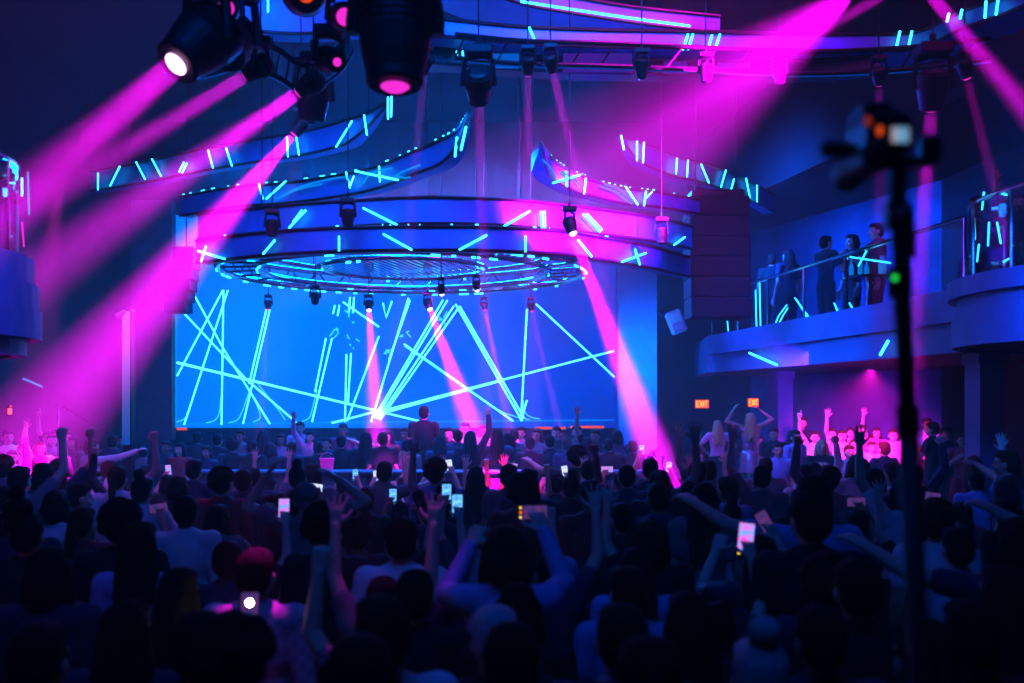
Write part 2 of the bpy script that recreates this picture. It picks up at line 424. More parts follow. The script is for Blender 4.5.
# glass railing of the long balcony: panels, posts and handrail
gr = empty('glass_railing', (bf.x, bf.y, 3.75), label='glass railing with a thin blue-lit handrail along the long side balcony', cat='railing')
L = (bn - bf).length
for k in range(6):
    s0, s1 = L * k / 6 + .04, L * (k + 1) / 6 - .04
    a = bf + dirb * s0; b = bf + dirb * s1
    child(slab([a, b, off(b, .015), off(a, .015)], 3.75, 4.58).build('glass_panel', GLASS), gr)
for k in range(7):
    a = bf + dirb * (L * k / 6)
    child(MB().tube([(a.x, a.y, 3.72), (a.x, a.y, 4.6)], .022, 8).build('post', CHROME), gr)
child(MB().tube([(bf.x, bf.y, 4.6), (bn.x, bn.y, 4.6)], .03, 8).build('handrail', CHROME), gr)
for pts in ([(771, 326), (775, 316), (783, 305)], [(774, 326), (779, 316), (784, 308)], [(791, 298), (799, 309), (806, 319)], [(793, 300), (800, 312), (804, 319)], [(830, 303), (834, 313)], [(845, 303), (850, 312)], [(846, 257), (886, 263)], [(862, 251), (854, 266)], [(756, 283), (757, 328)], [(752, 290), (753, 330)], [(724, 320), (725, 331)]):  # neon reflections in the glass, added as glowing tubes
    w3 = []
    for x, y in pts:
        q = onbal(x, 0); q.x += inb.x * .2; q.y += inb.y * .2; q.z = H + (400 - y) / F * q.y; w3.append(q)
    child(MB().tube(catmull(w3), .014, 6).build('rail_reflection', GLINT, label='cyan reflection in the glass rail, built as a glowing tube'), gr)
# rounded balcony bulge nearer the camera
def drum(cx, cy, r, tiers, a0, a1, parent, m=FASCIA, n=40):
    for nm, dr, z0, z1 in tiers:
        pts = [(cx + math.cos(a0 + (a1 - a0) * i / n) * (r + dr), cy + math.sin(a0 + (a1 - a0) * i / n) * (r + dr)) for i in range(n + 1)]
        child(poly_wall(MB(), pts, z0, z1, .12).build(nm, m, smooth=False), parent)
bd = empty('balcony_bulge', (6.5, 9.6, 0), kind='structure')
drum(6.5, 9.6, 1.95, [('lower_fascia', 0, 2.93, 3.22), ('middle_fascia', -.05, 3.22, 3.42), ('upper_fascia', .04, 3.42, 3.6)], R(60), R(300), bd)
child(MB().lathe([(.01, 2.95), (1.9, 2.95), (1.9, 3.25), (.01, 3.25)], 40, Matrix.Translation((6.5, 9.6, 0))).build('slab', mat('balcony_soffit', (.08, .08, .1))), bd)
for px in (981.5, 988):
    k = (px - 512) / F; cx, cy, r = 6.5, 9.6, 1.98
    A = 1 + k * k; B = -2 * (k * cx + cy); Cc = cx * cx + cy * cy - r * r; D = (-B - math.sqrt(B * B - 4 * A * Cc)) / (2 * A)
    child(MB().tube([P(px - 1.6, 336, D), P(px + 1.6, 312, D)], .02, 6).build('led_strip', NEON, label='upright cyan light strip'), bd)
g2 = empty('glass_railing', (6.5, 9.6, 3.6), label='curved glass railing on the rounded balcony, streaked with cyan reflections', cat='railing')
for k in range(8):
    a0 = R(95 + k * 24); a1 = a0 + R(23)
    pts = [(6.5 + math.cos(a0 + (a1 - a0) * i / 6) * 1.9, 9.6 + math.sin(a0 + (a1 - a0) * i / 6) * 1.9) for i in range(7)]
    child(poly_wall(MB(), pts, 3.6, 4.35, .015).build('glass_panel', GLASS), g2)
    child(MB().tube([(pts[0][0], pts[0][1], 3.55), (pts[0][0], pts[0][1], 4.37)], .018, 8).build('post', CHROME), g2)
pts = [(6.5 + math.cos(R(95 + i * 6)) * 1.9, 9.6 + math.sin(R(95 + i * 6)) * 1.9, 4.37) for i in range(33)]
child(MB().tube(pts, .025, 8).build('handrail', CHROME), g2)
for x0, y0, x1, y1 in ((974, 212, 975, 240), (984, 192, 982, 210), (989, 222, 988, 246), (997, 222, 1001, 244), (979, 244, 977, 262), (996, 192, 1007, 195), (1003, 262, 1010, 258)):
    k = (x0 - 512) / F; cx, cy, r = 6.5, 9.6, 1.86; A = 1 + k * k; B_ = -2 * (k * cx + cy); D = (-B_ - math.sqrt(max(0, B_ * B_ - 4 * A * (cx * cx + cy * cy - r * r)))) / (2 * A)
    child(MB().tube([P(x0, y0, D), P(x1, y1, D)], .009, 6).build('rail_reflection', GLINT, label='cyan reflection in the curved glass rail, built as a glowing tube'), g2)  # reflected streaks on the curved glass, put in as glowing tubes
# left balcony drum
bl = empty('balcony_drum', (-5.0, 8.2, 0), kind='structure')
drum(-5.42, 8.2, 1.28, [('upper_fascia', -.06, 3.38, 3.62), ('middle_fascia', -.02, 3.17, 3.38), ('lower_fascia', .0, 2.92, 3.17), ('under_drum', -.12, 2.78, 2.94)], R(-170), R(170), bl)
child(MB().lathe([(.01, 2.8), (1.14, 2.8), (1.14, 3.4), (.01, 3.4)], 40, Matrix.Translation((-5.42, 8.2, 0))).build('slab', mat('balcony_soffit', (.08, .08, .1))), bl)
g3 = empty('glass_railing', (-5.42, 8.2, 3.62), label='curved glass railing on the drum balcony beside the magenta beams', cat='railing')
for k in range(7):
    a0 = R(-100 + k * 26); a1 = a0 + R(25)
    pts = [(-5.42 + math.cos(a0 + (a1 - a0) * i / 6) * 1.22, 8.2 + math.sin(a0 + (a1 - a0) * i / 6) * 1.14) for i in range(7)]
    child(poly_wall(MB(), pts, 3.62, 4.4, .015).build('glass_panel', GLASS), g3)
    child(MB().tube([(pts[0][0], pts[0][1], 3.56), (pts[0][0], pts[0][1], 4.42)], .02, 8).build('post', CHROME), g3)
pts = [(-5.42 + math.cos(R(-100 + i * 6)) * 1.22, 8.2 + math.sin(R(-100 + i * 6)) * 1.14, 4.42) for i in range(31)]
child(MB().tube(pts, .025, 8).build('handrail', CHROME), g3)
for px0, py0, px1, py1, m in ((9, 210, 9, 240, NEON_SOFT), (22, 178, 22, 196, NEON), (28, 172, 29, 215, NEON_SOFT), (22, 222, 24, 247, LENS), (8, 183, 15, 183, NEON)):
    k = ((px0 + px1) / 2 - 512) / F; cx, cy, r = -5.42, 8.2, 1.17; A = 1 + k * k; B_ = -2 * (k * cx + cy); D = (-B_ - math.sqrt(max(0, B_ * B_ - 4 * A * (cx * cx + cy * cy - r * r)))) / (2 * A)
    child(MB().tube([P(px0, py0, D), P(px1, py1, D)], .008, 6).build('rail_reflection', m, label='thin reflection in the glass rail, built as a glowing tube'), g3)  # added glowing tubes stand for reflections on the drum glass

#@@RINGS
# ------------------------------------------------------------------ ceiling rings with light strips
def ring(label, Zb, pts, h, strips=(), soft=(), th=.22, edge=False, m=BAND, off=.992, taper='', glint=.6):
    base = []
    for x, y in pts:
        D = (Zb - H) * F / (400 - y); q = P(x, y, D); base.append(Vector((q.x, q.y, 0)))
    cen = sum(base, Vector()) / len(base)
    o = empty('ceiling_ring', (cen.x, cen.y, Zb), label=label, cat='ceiling ring')
    path = catmull(base, 6); mb = MB(); zs = []; v = []; f = []; n = len(path)
    for i, p in enumerate(path):
        d = (path[min(i + 1, n - 1)] - path[max(i - 1, 0)]).normalized(); nn = Vector((-d.y, d.x, 0))
        if nn.y < 0: nn = -nn
        q = p + nn * th
        t = 1.0
        if 'e' in taper: t = min(t, max(.04, (n - 1 - i) / (n * .22)))
        if 's' in taper: t = min(t, max(.04, i / (n * .22)))
        z0 = Zb + h * (1 - t) * .75; z1 = z0 + h * t; q = p + nn * th * max(.15, t); zs.append((z0, z1))
        v += [(p.x, p.y, z0), (p.x, p.y, z1), (q.x, q.y, z1), (q.x, q.y, z0)]
    for i in range(n - 1):
        for k in range(4): f.append((i * 4 + k, i * 4 + (k + 1) % 4, i * 4 + 4 + (k + 1) % 4, i * 4 + 4 + k))
    f += [(3, 2, 1, 0), (n * 4 - 4, n * 4 - 3, n * 4 - 2, n * 4 - 1)]
    fa = child(mb.add(v, f).build('fascia', m), o)
    # thin trim lips along both edges
    for z in (0, 1):
        MB().tube([(p.x, p.y - .015, zs[i][z]) for i, p in enumerate(path)], .022, 6).build('edge_trim', DARKMETAL, fa)
    px = [512 + p.x / p.y * F for p in path]
    def depth(x):
        for i in range(n - 1):
            if min(px[i], px[i + 1]) <= x <= max(px[i], px[i + 1]):
                t = (x - px[i]) / ((px[i + 1] - px[i]) or 1); return path[i].y + (path[i + 1].y - path[i].y) * t
        return path[0].y if abs(x - px[0]) < abs(x - px[-1]) else path[-1].y
    for s in strips:
        nm, mt, r = 'light_strip', NEON, .014
        if len(s) == 5: mt = {'g': NEON_G, 's': NEON_SOFT}[s[4]]; r = .011
        ps = [P(s[0], s[1], depth(s[0]) * off), P((s[0] + s[2]) / 2, (s[1] + s[3]) / 2, depth((s[0] + s[2]) / 2) * off), P(s[2], s[3], depth(s[2]) * off)]
        child(MB().tube(ps, r, 6).build(nm, mt), o)
    for s in soft:
        child(MB().tube(catmull([P(x, y, depth(x) * off) for x, y in s]), .013, 6).build('soft_glow_curve', NEON_SOFT), o)  # on the crescents these curves include reflections put in as glow
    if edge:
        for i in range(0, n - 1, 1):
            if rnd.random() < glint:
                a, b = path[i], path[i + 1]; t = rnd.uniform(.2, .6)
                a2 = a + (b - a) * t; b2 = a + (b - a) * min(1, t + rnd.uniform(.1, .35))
                child(MB().tube([(a2.x, a2.y - .05, zs[i][1] + .02), (b2.x, b2.y - .05, zs[i][1] + .02)], .009, 5).build('edge_glint', GLINT), o)
    return o
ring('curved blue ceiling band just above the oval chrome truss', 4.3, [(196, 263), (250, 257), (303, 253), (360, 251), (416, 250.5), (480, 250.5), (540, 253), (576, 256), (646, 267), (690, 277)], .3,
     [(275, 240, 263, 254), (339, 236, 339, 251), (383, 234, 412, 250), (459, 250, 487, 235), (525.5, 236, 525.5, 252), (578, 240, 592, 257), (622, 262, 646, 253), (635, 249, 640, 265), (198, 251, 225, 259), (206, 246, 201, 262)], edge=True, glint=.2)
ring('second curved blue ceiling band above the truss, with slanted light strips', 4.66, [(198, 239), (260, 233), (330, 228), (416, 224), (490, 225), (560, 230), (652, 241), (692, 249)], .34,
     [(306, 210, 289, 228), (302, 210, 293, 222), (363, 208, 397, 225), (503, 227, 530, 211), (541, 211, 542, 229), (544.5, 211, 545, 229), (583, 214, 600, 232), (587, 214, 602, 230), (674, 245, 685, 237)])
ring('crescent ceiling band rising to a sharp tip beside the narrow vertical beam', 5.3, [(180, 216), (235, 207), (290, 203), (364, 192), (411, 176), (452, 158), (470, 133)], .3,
     [(259, 184, 263, 199), (266, 199, 286, 181), (346, 172, 350, 188), (457, 137, 455, 157), (466, 127, 461, 150), (355, 171, 398, 180), (379, 166, 380, 182), (354, 176, 350, 186, 'g')],  # the long crossed pair is added for a star-shaped reflection
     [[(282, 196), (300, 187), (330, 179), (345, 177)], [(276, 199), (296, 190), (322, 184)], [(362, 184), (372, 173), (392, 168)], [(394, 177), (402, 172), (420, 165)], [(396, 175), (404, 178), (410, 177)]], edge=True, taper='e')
ring('short crescent ceiling band with crossed glowing reflections, tip beside the bright magenta star lamp', 5.3, [(541, 160), (552, 178), (572, 190), (590, 196)], .25,
     [(586, 178, 584, 194), (553, 183, 580, 175), (566, 171, 567, 187)], [[(543, 160), (552, 170), (556, 182)], [(562, 172), (574, 179), (580, 185)]], edge=True, taper='s')  # crossed pair and curves are star reflections put in as glow
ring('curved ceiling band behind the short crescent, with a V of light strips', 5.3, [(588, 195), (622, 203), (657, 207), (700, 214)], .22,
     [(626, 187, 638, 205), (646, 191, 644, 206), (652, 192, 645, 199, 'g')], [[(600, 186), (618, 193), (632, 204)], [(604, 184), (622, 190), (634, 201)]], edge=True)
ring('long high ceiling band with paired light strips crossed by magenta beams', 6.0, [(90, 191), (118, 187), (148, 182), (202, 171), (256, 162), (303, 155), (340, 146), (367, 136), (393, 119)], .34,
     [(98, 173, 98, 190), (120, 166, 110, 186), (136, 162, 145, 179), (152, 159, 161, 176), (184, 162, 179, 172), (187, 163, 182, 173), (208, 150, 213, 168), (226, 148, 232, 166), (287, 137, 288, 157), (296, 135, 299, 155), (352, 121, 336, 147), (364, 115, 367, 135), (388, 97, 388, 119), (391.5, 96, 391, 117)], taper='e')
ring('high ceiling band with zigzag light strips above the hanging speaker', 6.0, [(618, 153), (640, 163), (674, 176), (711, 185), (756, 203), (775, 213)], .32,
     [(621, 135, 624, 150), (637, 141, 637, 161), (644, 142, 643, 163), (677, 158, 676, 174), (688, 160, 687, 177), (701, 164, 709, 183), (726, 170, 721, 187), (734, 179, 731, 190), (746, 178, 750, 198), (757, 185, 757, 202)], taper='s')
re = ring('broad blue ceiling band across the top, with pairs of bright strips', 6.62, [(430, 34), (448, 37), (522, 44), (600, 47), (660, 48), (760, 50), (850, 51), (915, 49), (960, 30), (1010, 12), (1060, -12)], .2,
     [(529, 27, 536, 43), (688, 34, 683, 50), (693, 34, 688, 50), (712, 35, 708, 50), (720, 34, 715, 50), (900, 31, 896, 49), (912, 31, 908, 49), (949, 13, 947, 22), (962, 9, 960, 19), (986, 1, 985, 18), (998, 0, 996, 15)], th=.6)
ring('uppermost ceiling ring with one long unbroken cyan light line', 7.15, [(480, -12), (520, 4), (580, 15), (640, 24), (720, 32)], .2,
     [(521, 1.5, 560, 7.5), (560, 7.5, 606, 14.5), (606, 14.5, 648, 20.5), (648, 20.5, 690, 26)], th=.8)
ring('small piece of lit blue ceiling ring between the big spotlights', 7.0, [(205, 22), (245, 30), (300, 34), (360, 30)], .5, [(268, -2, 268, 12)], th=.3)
# lower inner ring with lit window panels
r2 = ring('dark inner ceiling ring with rows of lit blue panels', 6.42, [(425, 62), (480, 67), (560, 72), (640, 74), (720, 76), (800, 75), (880, 70)], .17, [(457, 51, 457, 60), (463, 51, 463, 60)], th=.3, m=DARKMETAL)
for x0, x1, y0, y1, c in ((441, 476, 48, 62, 0), (493, 519, 54, 68, 0), (563, 632, 54, 72, 1), (664, 687, 62, 73, 1), (718, 750, 63, 68, 1)):
    D = (6.42 - H) * F / (400 - 71) * .985
    a, b = P(x0, y1, D), P(x1, y0, D)
    child(MB().box((a.x, D - .02, a.z), (b.x, D + .02, b.z)).build('lit_panel', emit('blue_panel', (0, .16, .8), .8) if c == 0 else emit('purple_panel', (.1, .02, .5), .6)), r2)
# blue ceiling soffit between the rings
# ------------------------------------------------------------------ oval chrome truss over the stage
tc = P(405, 272, 16); tz = 4.46; tcx = tc.x
tr = empty('oval_truss', (tcx, 16, tz), label='large round chrome truss hanging level over the stage, glittering with glowing blue glints', cat='truss')
for nm, r, z, w_ in (('outer_ring', 2.9, 0, .055), ('outer_top_ring', 2.9, .28, .045), ('inner_ring', 2.3, 0, .05), ('inner_top_ring', 2.3, .28, .04), ('core_ring', 1.3, .05, .04)):
    child(MB().tube([(tcx + math.cos(2 * PI * k / 64) * r, 16 + math.sin(2 * PI * k / 64) * r, tz + z) for k in range(65)], w_, 8).build(nm, CHROME, smooth=True), tr)
for k in range(32):
    a = 2 * PI * k / 32; b = 2 * PI * (k + .5) / 32; c, s = math.cos(a), math.sin(a); c2, s2 = math.cos(b), math.sin(b)
    m = MB().tube([(tcx + c * 2.9, 16 + s * 2.9, tz), (tcx + c2 * 2.9, 16 + s2 * 2.9, tz + .28)], .018, 5)
    m.tube([(tcx + c2 * 2.9, 16 + s2 * 2.9, tz + .28), (tcx + math.cos(a + PI / 16) * 2.9, 16 + math.sin(a + PI / 16) * 2.9, tz)], .018, 5)
    m.tube([(tcx + c * 2.9, 16 + s * 2.9, tz), (tcx + c2 * 2.3, 16 + s2 * 2.3, tz)], .018, 5)
    child(m.build('lattice', CHROME), tr)
for k in range(23):
    x = -1.15 + 2.3 * k / 22; hh = math.sqrt(max(.01, 1.3 ** 2 - x * x)) * .9
    child(MB().box((tcx + x - .012 - hh * .25, 16 - hh, tz + .04), (tcx + x + .03 - hh * .25, 16 + hh, tz + .07), Matrix.Translation((tcx, 16, 0)) @ Matrix.Rotation(R(-14), 4, 'Z') @ Matrix.Translation((-tcx, -16, 0))).build('slat', CHROME), tr)
for rr, zz, cnt, pr in ((2.9, -.06, 60, .6), (2.3, -.05, 48, .45), (2.9, .3, 50, .3), (1.3, .0, 40, .3), (2.3, .3, 44, .25)):  # neon glints on the chrome, added as short glowing dashes
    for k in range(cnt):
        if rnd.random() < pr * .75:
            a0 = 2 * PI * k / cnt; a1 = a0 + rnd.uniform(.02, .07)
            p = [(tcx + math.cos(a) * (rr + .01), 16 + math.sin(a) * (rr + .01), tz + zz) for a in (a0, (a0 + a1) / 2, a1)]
            child(MB().tube(p, .017, 5).build('chrome_glint', GLINT), tr)
for k in range(4):
    a = PI / 4 + k * PI / 2
    child(MB().tube([(tcx + math.cos(a) * 2.6, 16 + math.sin(a) * 2.6, tz + .1), (tcx + math.cos(a) * 2.6, 16 + math.sin(a) * 2.6, 8.6)], .012, 6).build('hanger_cable', DARKMETAL), tr)

# dark lighting truss arcs that carry the big spotlights
def truss_arc(label, pts, z, D0):
    o = empty('lighting_truss', P(*pts[0], D0), label=label, cat='truss')
    path = catmull([P(x, y, D0 + i * .15) for i, (x, y) in enumerate(pts)])
    for dz in (0, .25):
        child(MB().tube([p + Vector((0, 0, dz)) for p in path], .03, 8).build('chord', DARKMETAL), o)
    for i in range(0, len(path) - 1, 2):
        child(MB().tube([path[i], path[i + 1] + Vector((0, 0, .25))], .012, 5).build('lattice', DARKMETAL), o)
    child(MB().tube([p + Vector((0, -.02, -.035)) for p in path], .007, 5).build('edge_light', EDGE_DIM), o)
    return o
truss_arc('dark curved lighting truss behind the big spotlights, with a thin blue edge', [(165, 70), (198, 76), (240, 68), (275, 76), (305, 92), (338, 72), (352, 50)], 0, 8.6)
truss_arc('dark curved lighting truss under the broad ceiling band', [(455, 58), (520, 64), (600, 66), (700, 70), (800, 74), (900, 70), (990, 60)], 0, 10.6)

#@@FIXTURES
# ------------------------------------------------------------------ spotlights (moving heads)
def fixture(label, p, target, r, e, ang, D2=None, lens=LENS, long=1.0, c=MAG, rlight=None, blend=.3, group=None, size=None, up=True):
    """moving head whose lens sits at p and looks at target; the lamp is its light"""
    p = Vector(p); d = (Vector(target) - p).normalized(); S = size or r
    L = S * 4.2 * long
    pivot = p - d * L * .62
    base = pivot + Vector((0, 0, S * 3.4))
    o = empty('hanging_spotlight', base, label=label, cat='spotlight', group=group)
    M = Matrix.Translation(p) @ frame(d)     # local -Z forward
    dome = .5 if (lens is LENS_HOT and S < .07) else .2
    lr = min(S, r) * .98
    prof = [(lr * 1.01, .004), (S * 1.12, .0), (S * 1.25, S * .12), (S * 1.25, S * .5), (S * 1.45, S * 1.3), (S * 1.6, L * .5), (S * 1.6, L * .78), (S * 1.3, L * .95), (S * .9, L)]
    hd = child(MB().lathe(prof, 24, M).build('head', BLACK, smooth=False), o)
    ln = MB().lathe([(lr, -.004), (lr * .72, -.01 - lr * dome * .6), (lr * .3, -.012 - lr * dome * .9), (.002, -.012 - lr * dome)], 24, M, caps=False).build('lens', lens, smooth=True); ln.parent = hd; ln.matrix_parent_inverse = hd.matrix_parent_inverse
    ln.matrix_parent_inverse = Matrix()
    cool = MB()
    for k in range(5):
        z = L * (.55 + .07 * k); cool.lathe([(S * 1.62, z), (S * 1.68, z), (S * 1.68, z + S * .12), (S * 1.62, z + S * .12)], 24, M)
    cool.build('cooling_fins', DARKMETAL, hd)
    side = d.cross(Vector((0, 0, 1)))
    side = side.normalized() if side.length > .05 else Vector((1, 0, 0))
    y = MB()
    for sg in (-1, 1):
        a = pivot + side * sg * S * 1.85
        y.tube([a - Vector((0, 0, S * .5)), a, base + side * sg * S * 1.6 - Vector((0, 0, S * .8)), base - Vector((0, 0, S * .35))], S * .32, 8)
    child(y.build('yoke', DARKMETAL), o)
    child(MB().bbox((base.x - S * 1.7, base.y - S * 1.4, base.z - S * .4), (base.x + S * 1.7, base.y + S * 1.4, base.z + S * .7), S * .15).build('base', BLACK), o)
    child(MB().tube([base + Vector((0, 0, S * .6)), base + Vector((0, 0, S * 1.8))], S * .35, 8).build('clamp', DARKMETAL), o)
    child(MB().tube([base + Vector((0, 0, S * 1.7)), (base.x, base.y, 8.65)], .008, 6).build('hanger_cable', DARKMETAL), o)
    if e:
        l = beam('spot_beam', p + d * .05, target, r, e, ang, c) if blend < .9 else spot('spot_beam', p + d * .05, target, ang, e, c, rlight or r * .8, blend)
        child(l, o)
    return o
E0 = 6.2
def fx(label, a, b, r, e, ang, **k): return fixture(label, P(*a), P(*b), r, e * E0, ang, **k)
fx('big black spotlight with a white-hot lens throwing a wide magenta beam to the side', (176, 64, 5.2), (-60, 270, 4.3), .062, 3400, 10, lens=LENS_HOT, size=.1)
fx('big black spotlight pointing straight down with a glowing oval magenta lens', (395, 86, 5.0), (392, 700, 4.7), .075, 8, 16, size=.115, long=1.1)
fx('small dark spotlight throwing the slim magenta beam below the big hot spotlight', (247, 75, 8.0), (-60, 262, 9.4), .055, 7000, 7)
fx('dark spotlight at the truss throwing a broad magenta beam over the long ceiling band', (299, 92, 8.6), (-20, 315, 9.6), .06, 8500, 10)
fx('small spotlight throwing the brightest magenta beam down past the tall pillar light', (294, 134, 12.0), (70, 395, 11.5), .05, 19000, 14)
fx('spotlight hanging from the ceiling band with a narrow vertical magenta beam', (479, 102, 10.0), (485, 330, 12.5), .055, 9000, 3, size=.085)
fx('small spotlight under the ceiling band with a faint straight-down magenta beam', (528, 74, 10.6), (531, 330, 13), .045, 5000, 4)
fx('small spotlight under the ceiling band with a magenta beam slanting toward the star lamp', (553, 72, 10.6), (590, 225, 12), .045, 8000, 4)
fx('bright star-like magenta spotlight whose beam falls beside the stage onto the crowd', (573, 233, 12.0), (674, 505, 11.0), .05, 42000, 7.5, lens=LENS_HOT)
fx('spotlight under the truss centre with a wide pink beam across the blue screen', (430, 309, 17.9), (488, 470, 16.6), .05, 22000, 10, lens=LENS_HOT)
fx('spotlight under the truss with a pink beam straight down through the bright tube crossing', (369, 310, 17.9), (380, 470, 16.6), .045, 16000, 9, lens=LENS_HOT)
fx('spotlight under the truss with a slim pink beam beside the paired slanted tubes', (485, 310, 19.3), (514, 450, 18), .04, 8000, 5)
fx('spotlight under the truss with a thin pink beam beside the single upright tube', (532, 311, 18.8), (562, 440, 18), .04, 3500, 4)
fx('spotlight under the truss with a short weak pink beam beside the slanted double tube', (268, 309, 18.4), (262, 400, 18), .04, 1500, 4)
fx('magenta spotlight set inside the chrome truss above the wide pink beam', (442, 294, 14.2), (470, 500, 14.5), .035, 0, 5, lens=LENS_HOT)
fx('small magenta spotlight at the front rim of the chrome truss', (477, 290, 12.95), (500, 480, 13.4), .03, 0, 5, lens=LENS_HOT)
fx('unlit dark spotlight hanging under the truss rim, left of centre', (315, 304, 17.2), (312, 420, 17.6), .05, 0, 5, lens=LENS_OFF)
fx('unlit dark spotlight on the second ceiling band above the truss', (348, 226, 12.2), (350, 420, 12.4), .05, 0, 5, lens=LENS_OFF)
fx('unlit dark spotlight hanging where the magenta beam meets the second ceiling band', (272, 236, 12.6), (268, 420, 12.8), .05, 0, 5, lens=LENS_OFF)
fx('unlit dark spotlight beside the hanging speaker, under the end of the ceiling bands', (662, 243, 13.2), (668, 420, 13.4), .05, 0, 5, lens=LENS_OFF)
fx('large dark spotlight at the top with an orange glowing lens', (306, -6, 5.8), (330, 30, 3.6), .05, 0, 8, lens=LENS_OR, size=.085)
fx('dark spotlight with a magenta oval lens beside the big straight-down spotlight', (345, 17, 5.6), (420, 25, 3.0), .05, 0, 8, lens=LENS, size=.05)
fx('dark spotlight at the top with its magenta lens turned side-on, behind the hot spotlight', (226, 8, 6.0), (300, 0, 3.5), .05, 0, 8, lens=LENS, size=.06)
fx('cluster-end dark spotlight with a small pink lens under the orange one', (337, 62, 6.6), (420, 80, 5.6), .03, 0, 8, lens=LENS, size=.055)
fx('unlit black spotlight tilted between the hot lens and the truss arc', (228, 58, 7.2), (205, 160, 6.4), .05, 0, 8, lens=LENS_OFF, size=.1)
fx('unlit black spotlight hanging below the truss arc above the paired strips', (312, 122, 9.7), (306, 260, 9.9), .05, 0, 8, lens=LENS_OFF, size=.1)
fx('spotlight out of the ceiling corner washing the room with a broad magenta beam', (862, -14, 9.0), (668, 132, 11.8), .12, 13500, 33, size=.12, blend=1.0)
fx('spotlight beside the broad wash throwing a narrow bright magenta beam the same way', (892, -10, 9.2), (770, 60, 10.5), .05, 5000, 6, size=.08)
fx('spotlight at the ceiling edge throwing a magenta beam down over the far balcony corner', (925, -12, 9.4), (1085, 180, 9.8), .06, 9000, 7, size=.08)
fx('spotlight behind the tripod camera with a wide faint magenta beam to the balcony', (931, 110, 10.5), (908, 420, 12), .07, 9000, 5, size=.1)
fx('small spotlight under the dark truss with a short faint beam above the tripod camera', (879, 84, 10.6), (881, 300, 12.5), .045, 1500, 5)
fx('small spotlight under the dark truss with a faint slanting beam over the rounded balcony', (967, 78, 10.6), (1000, 210, 11), .045, 2000, 5)
fx('small spotlight under the inner ring with a faint beam near the crescent tip', (424, 72, 9.6), (408, 240, 11.5), .045, 1500, 4)
for k, (x, y, t) in enumerate(((642, 78, 'first'), (706, 82, 'second'), (780, 84, 'third'))):
    fx('unlit small spotlight under the dark truss, %s from the star lamp' % t, (x, y, 10.6), (x + 4, 240, 10.8), .045, 0, 5, lens=LENS_OFF)
# white and pink fixture on the side wall of the stage
wf = empty('wall_lamp', P(676, 322, 21), label='tilted white and pink lamp fixed to the dark wall beside the stage', cat='lamp')
M = Matrix.Translation(P(676, 322, 21)) @ Matrix.Rotation(R(-22), 4, 'Y')
child(MB().bbox((-.17, -.1, -.25), (.17, .1, .25), .04, M).build('housing', mat('white_lamp', (.6, .55, .62), .5)), wf)
child(MB().bbox((-.13, -.13, -.2), (.13, -.1, -.02), .02, M).build('face', mat('pink_face', (.7, .2, .4), .5)), wf)
child(MB().tube([M @ Vector((-.2, 0, .2)), M @ Vector((-.25, .1, .32)), M @ Vector((.1, .3, .35))], .025, 6).build('bracket', DARKMETAL), wf)
# hanging speaker cluster
sp = empty('hanging_speaker', P(720, 320, 16), label='huge dark purple speaker stack hanging beside the stage in front of the balcony', cat='speaker')
x0, x1 = P(690, 0, 16).x, P(750, 0, 16).x
zt, zb = P(0, 195, 16).z, P(0, 318, 16).z
nn = 6
for k in range(nn):
    za = zb + (zt - zb) * k / nn; zc = zb + (zt - zb) * (k + 1) / nn - .006
    dy = .05 * (nn - 1 - k) ** 1.5 * .25
    m_ = MB().bbox((x0, 16 - dy, za), (x1, 16.7 - dy, zc), .012)
    cb = child(m_.build('cabinet', SPEAKER), sp)
    (MB().box((x0 + .03, 15.985 - dy, za + .03), (x1 - .03, 16.0 - dy, zc - .03)).build('grille', mat('grille_cloth', (.02, .009, .025), .9, noise=.3, nscale=60), cb))
child(MB().bbox((x0 + .05, 16.1, zt), (x1 - .05, 16.6, zt + .12), .02).build('rigging_frame', DARKMETAL), sp)
for sx in (x0 + .15, x1 - .15):
    child(MB().tube([(sx, 16.35, zt + .1), (sx, 16.35, 8.6)], .015, 6).build('hanger_cable', DARKMETAL), sp)

sp3 = empty('hanging_speaker', P(182, 312, 19), label='small dark curved speaker array hanging at the pink beam side of the stage screen', cat='speaker')
for k in range(6):
    z0 = P(0, 312 - k * 11, 19).z; z1 = P(0, 312 - (k + 1) * 11, 19).z - .006; dx = .012 * (5 - k) ** 1.6
    xa = P(172, 0, 19).x - dx; xb = P(193, 0, 19).x - dx
    child(MB().bbox((xa, 19, z0), (xb, 19.5, z1), .012).build('cabinet', SPEAKER), sp3)
child(MB().tube([(P(182, 0, 19).x, 19.25, P(0, 246, 19).z), (P(182, 0, 19).x, 19.25, 8.65)], .015, 6).build('hanger_cable', DARKMETAL), sp3)

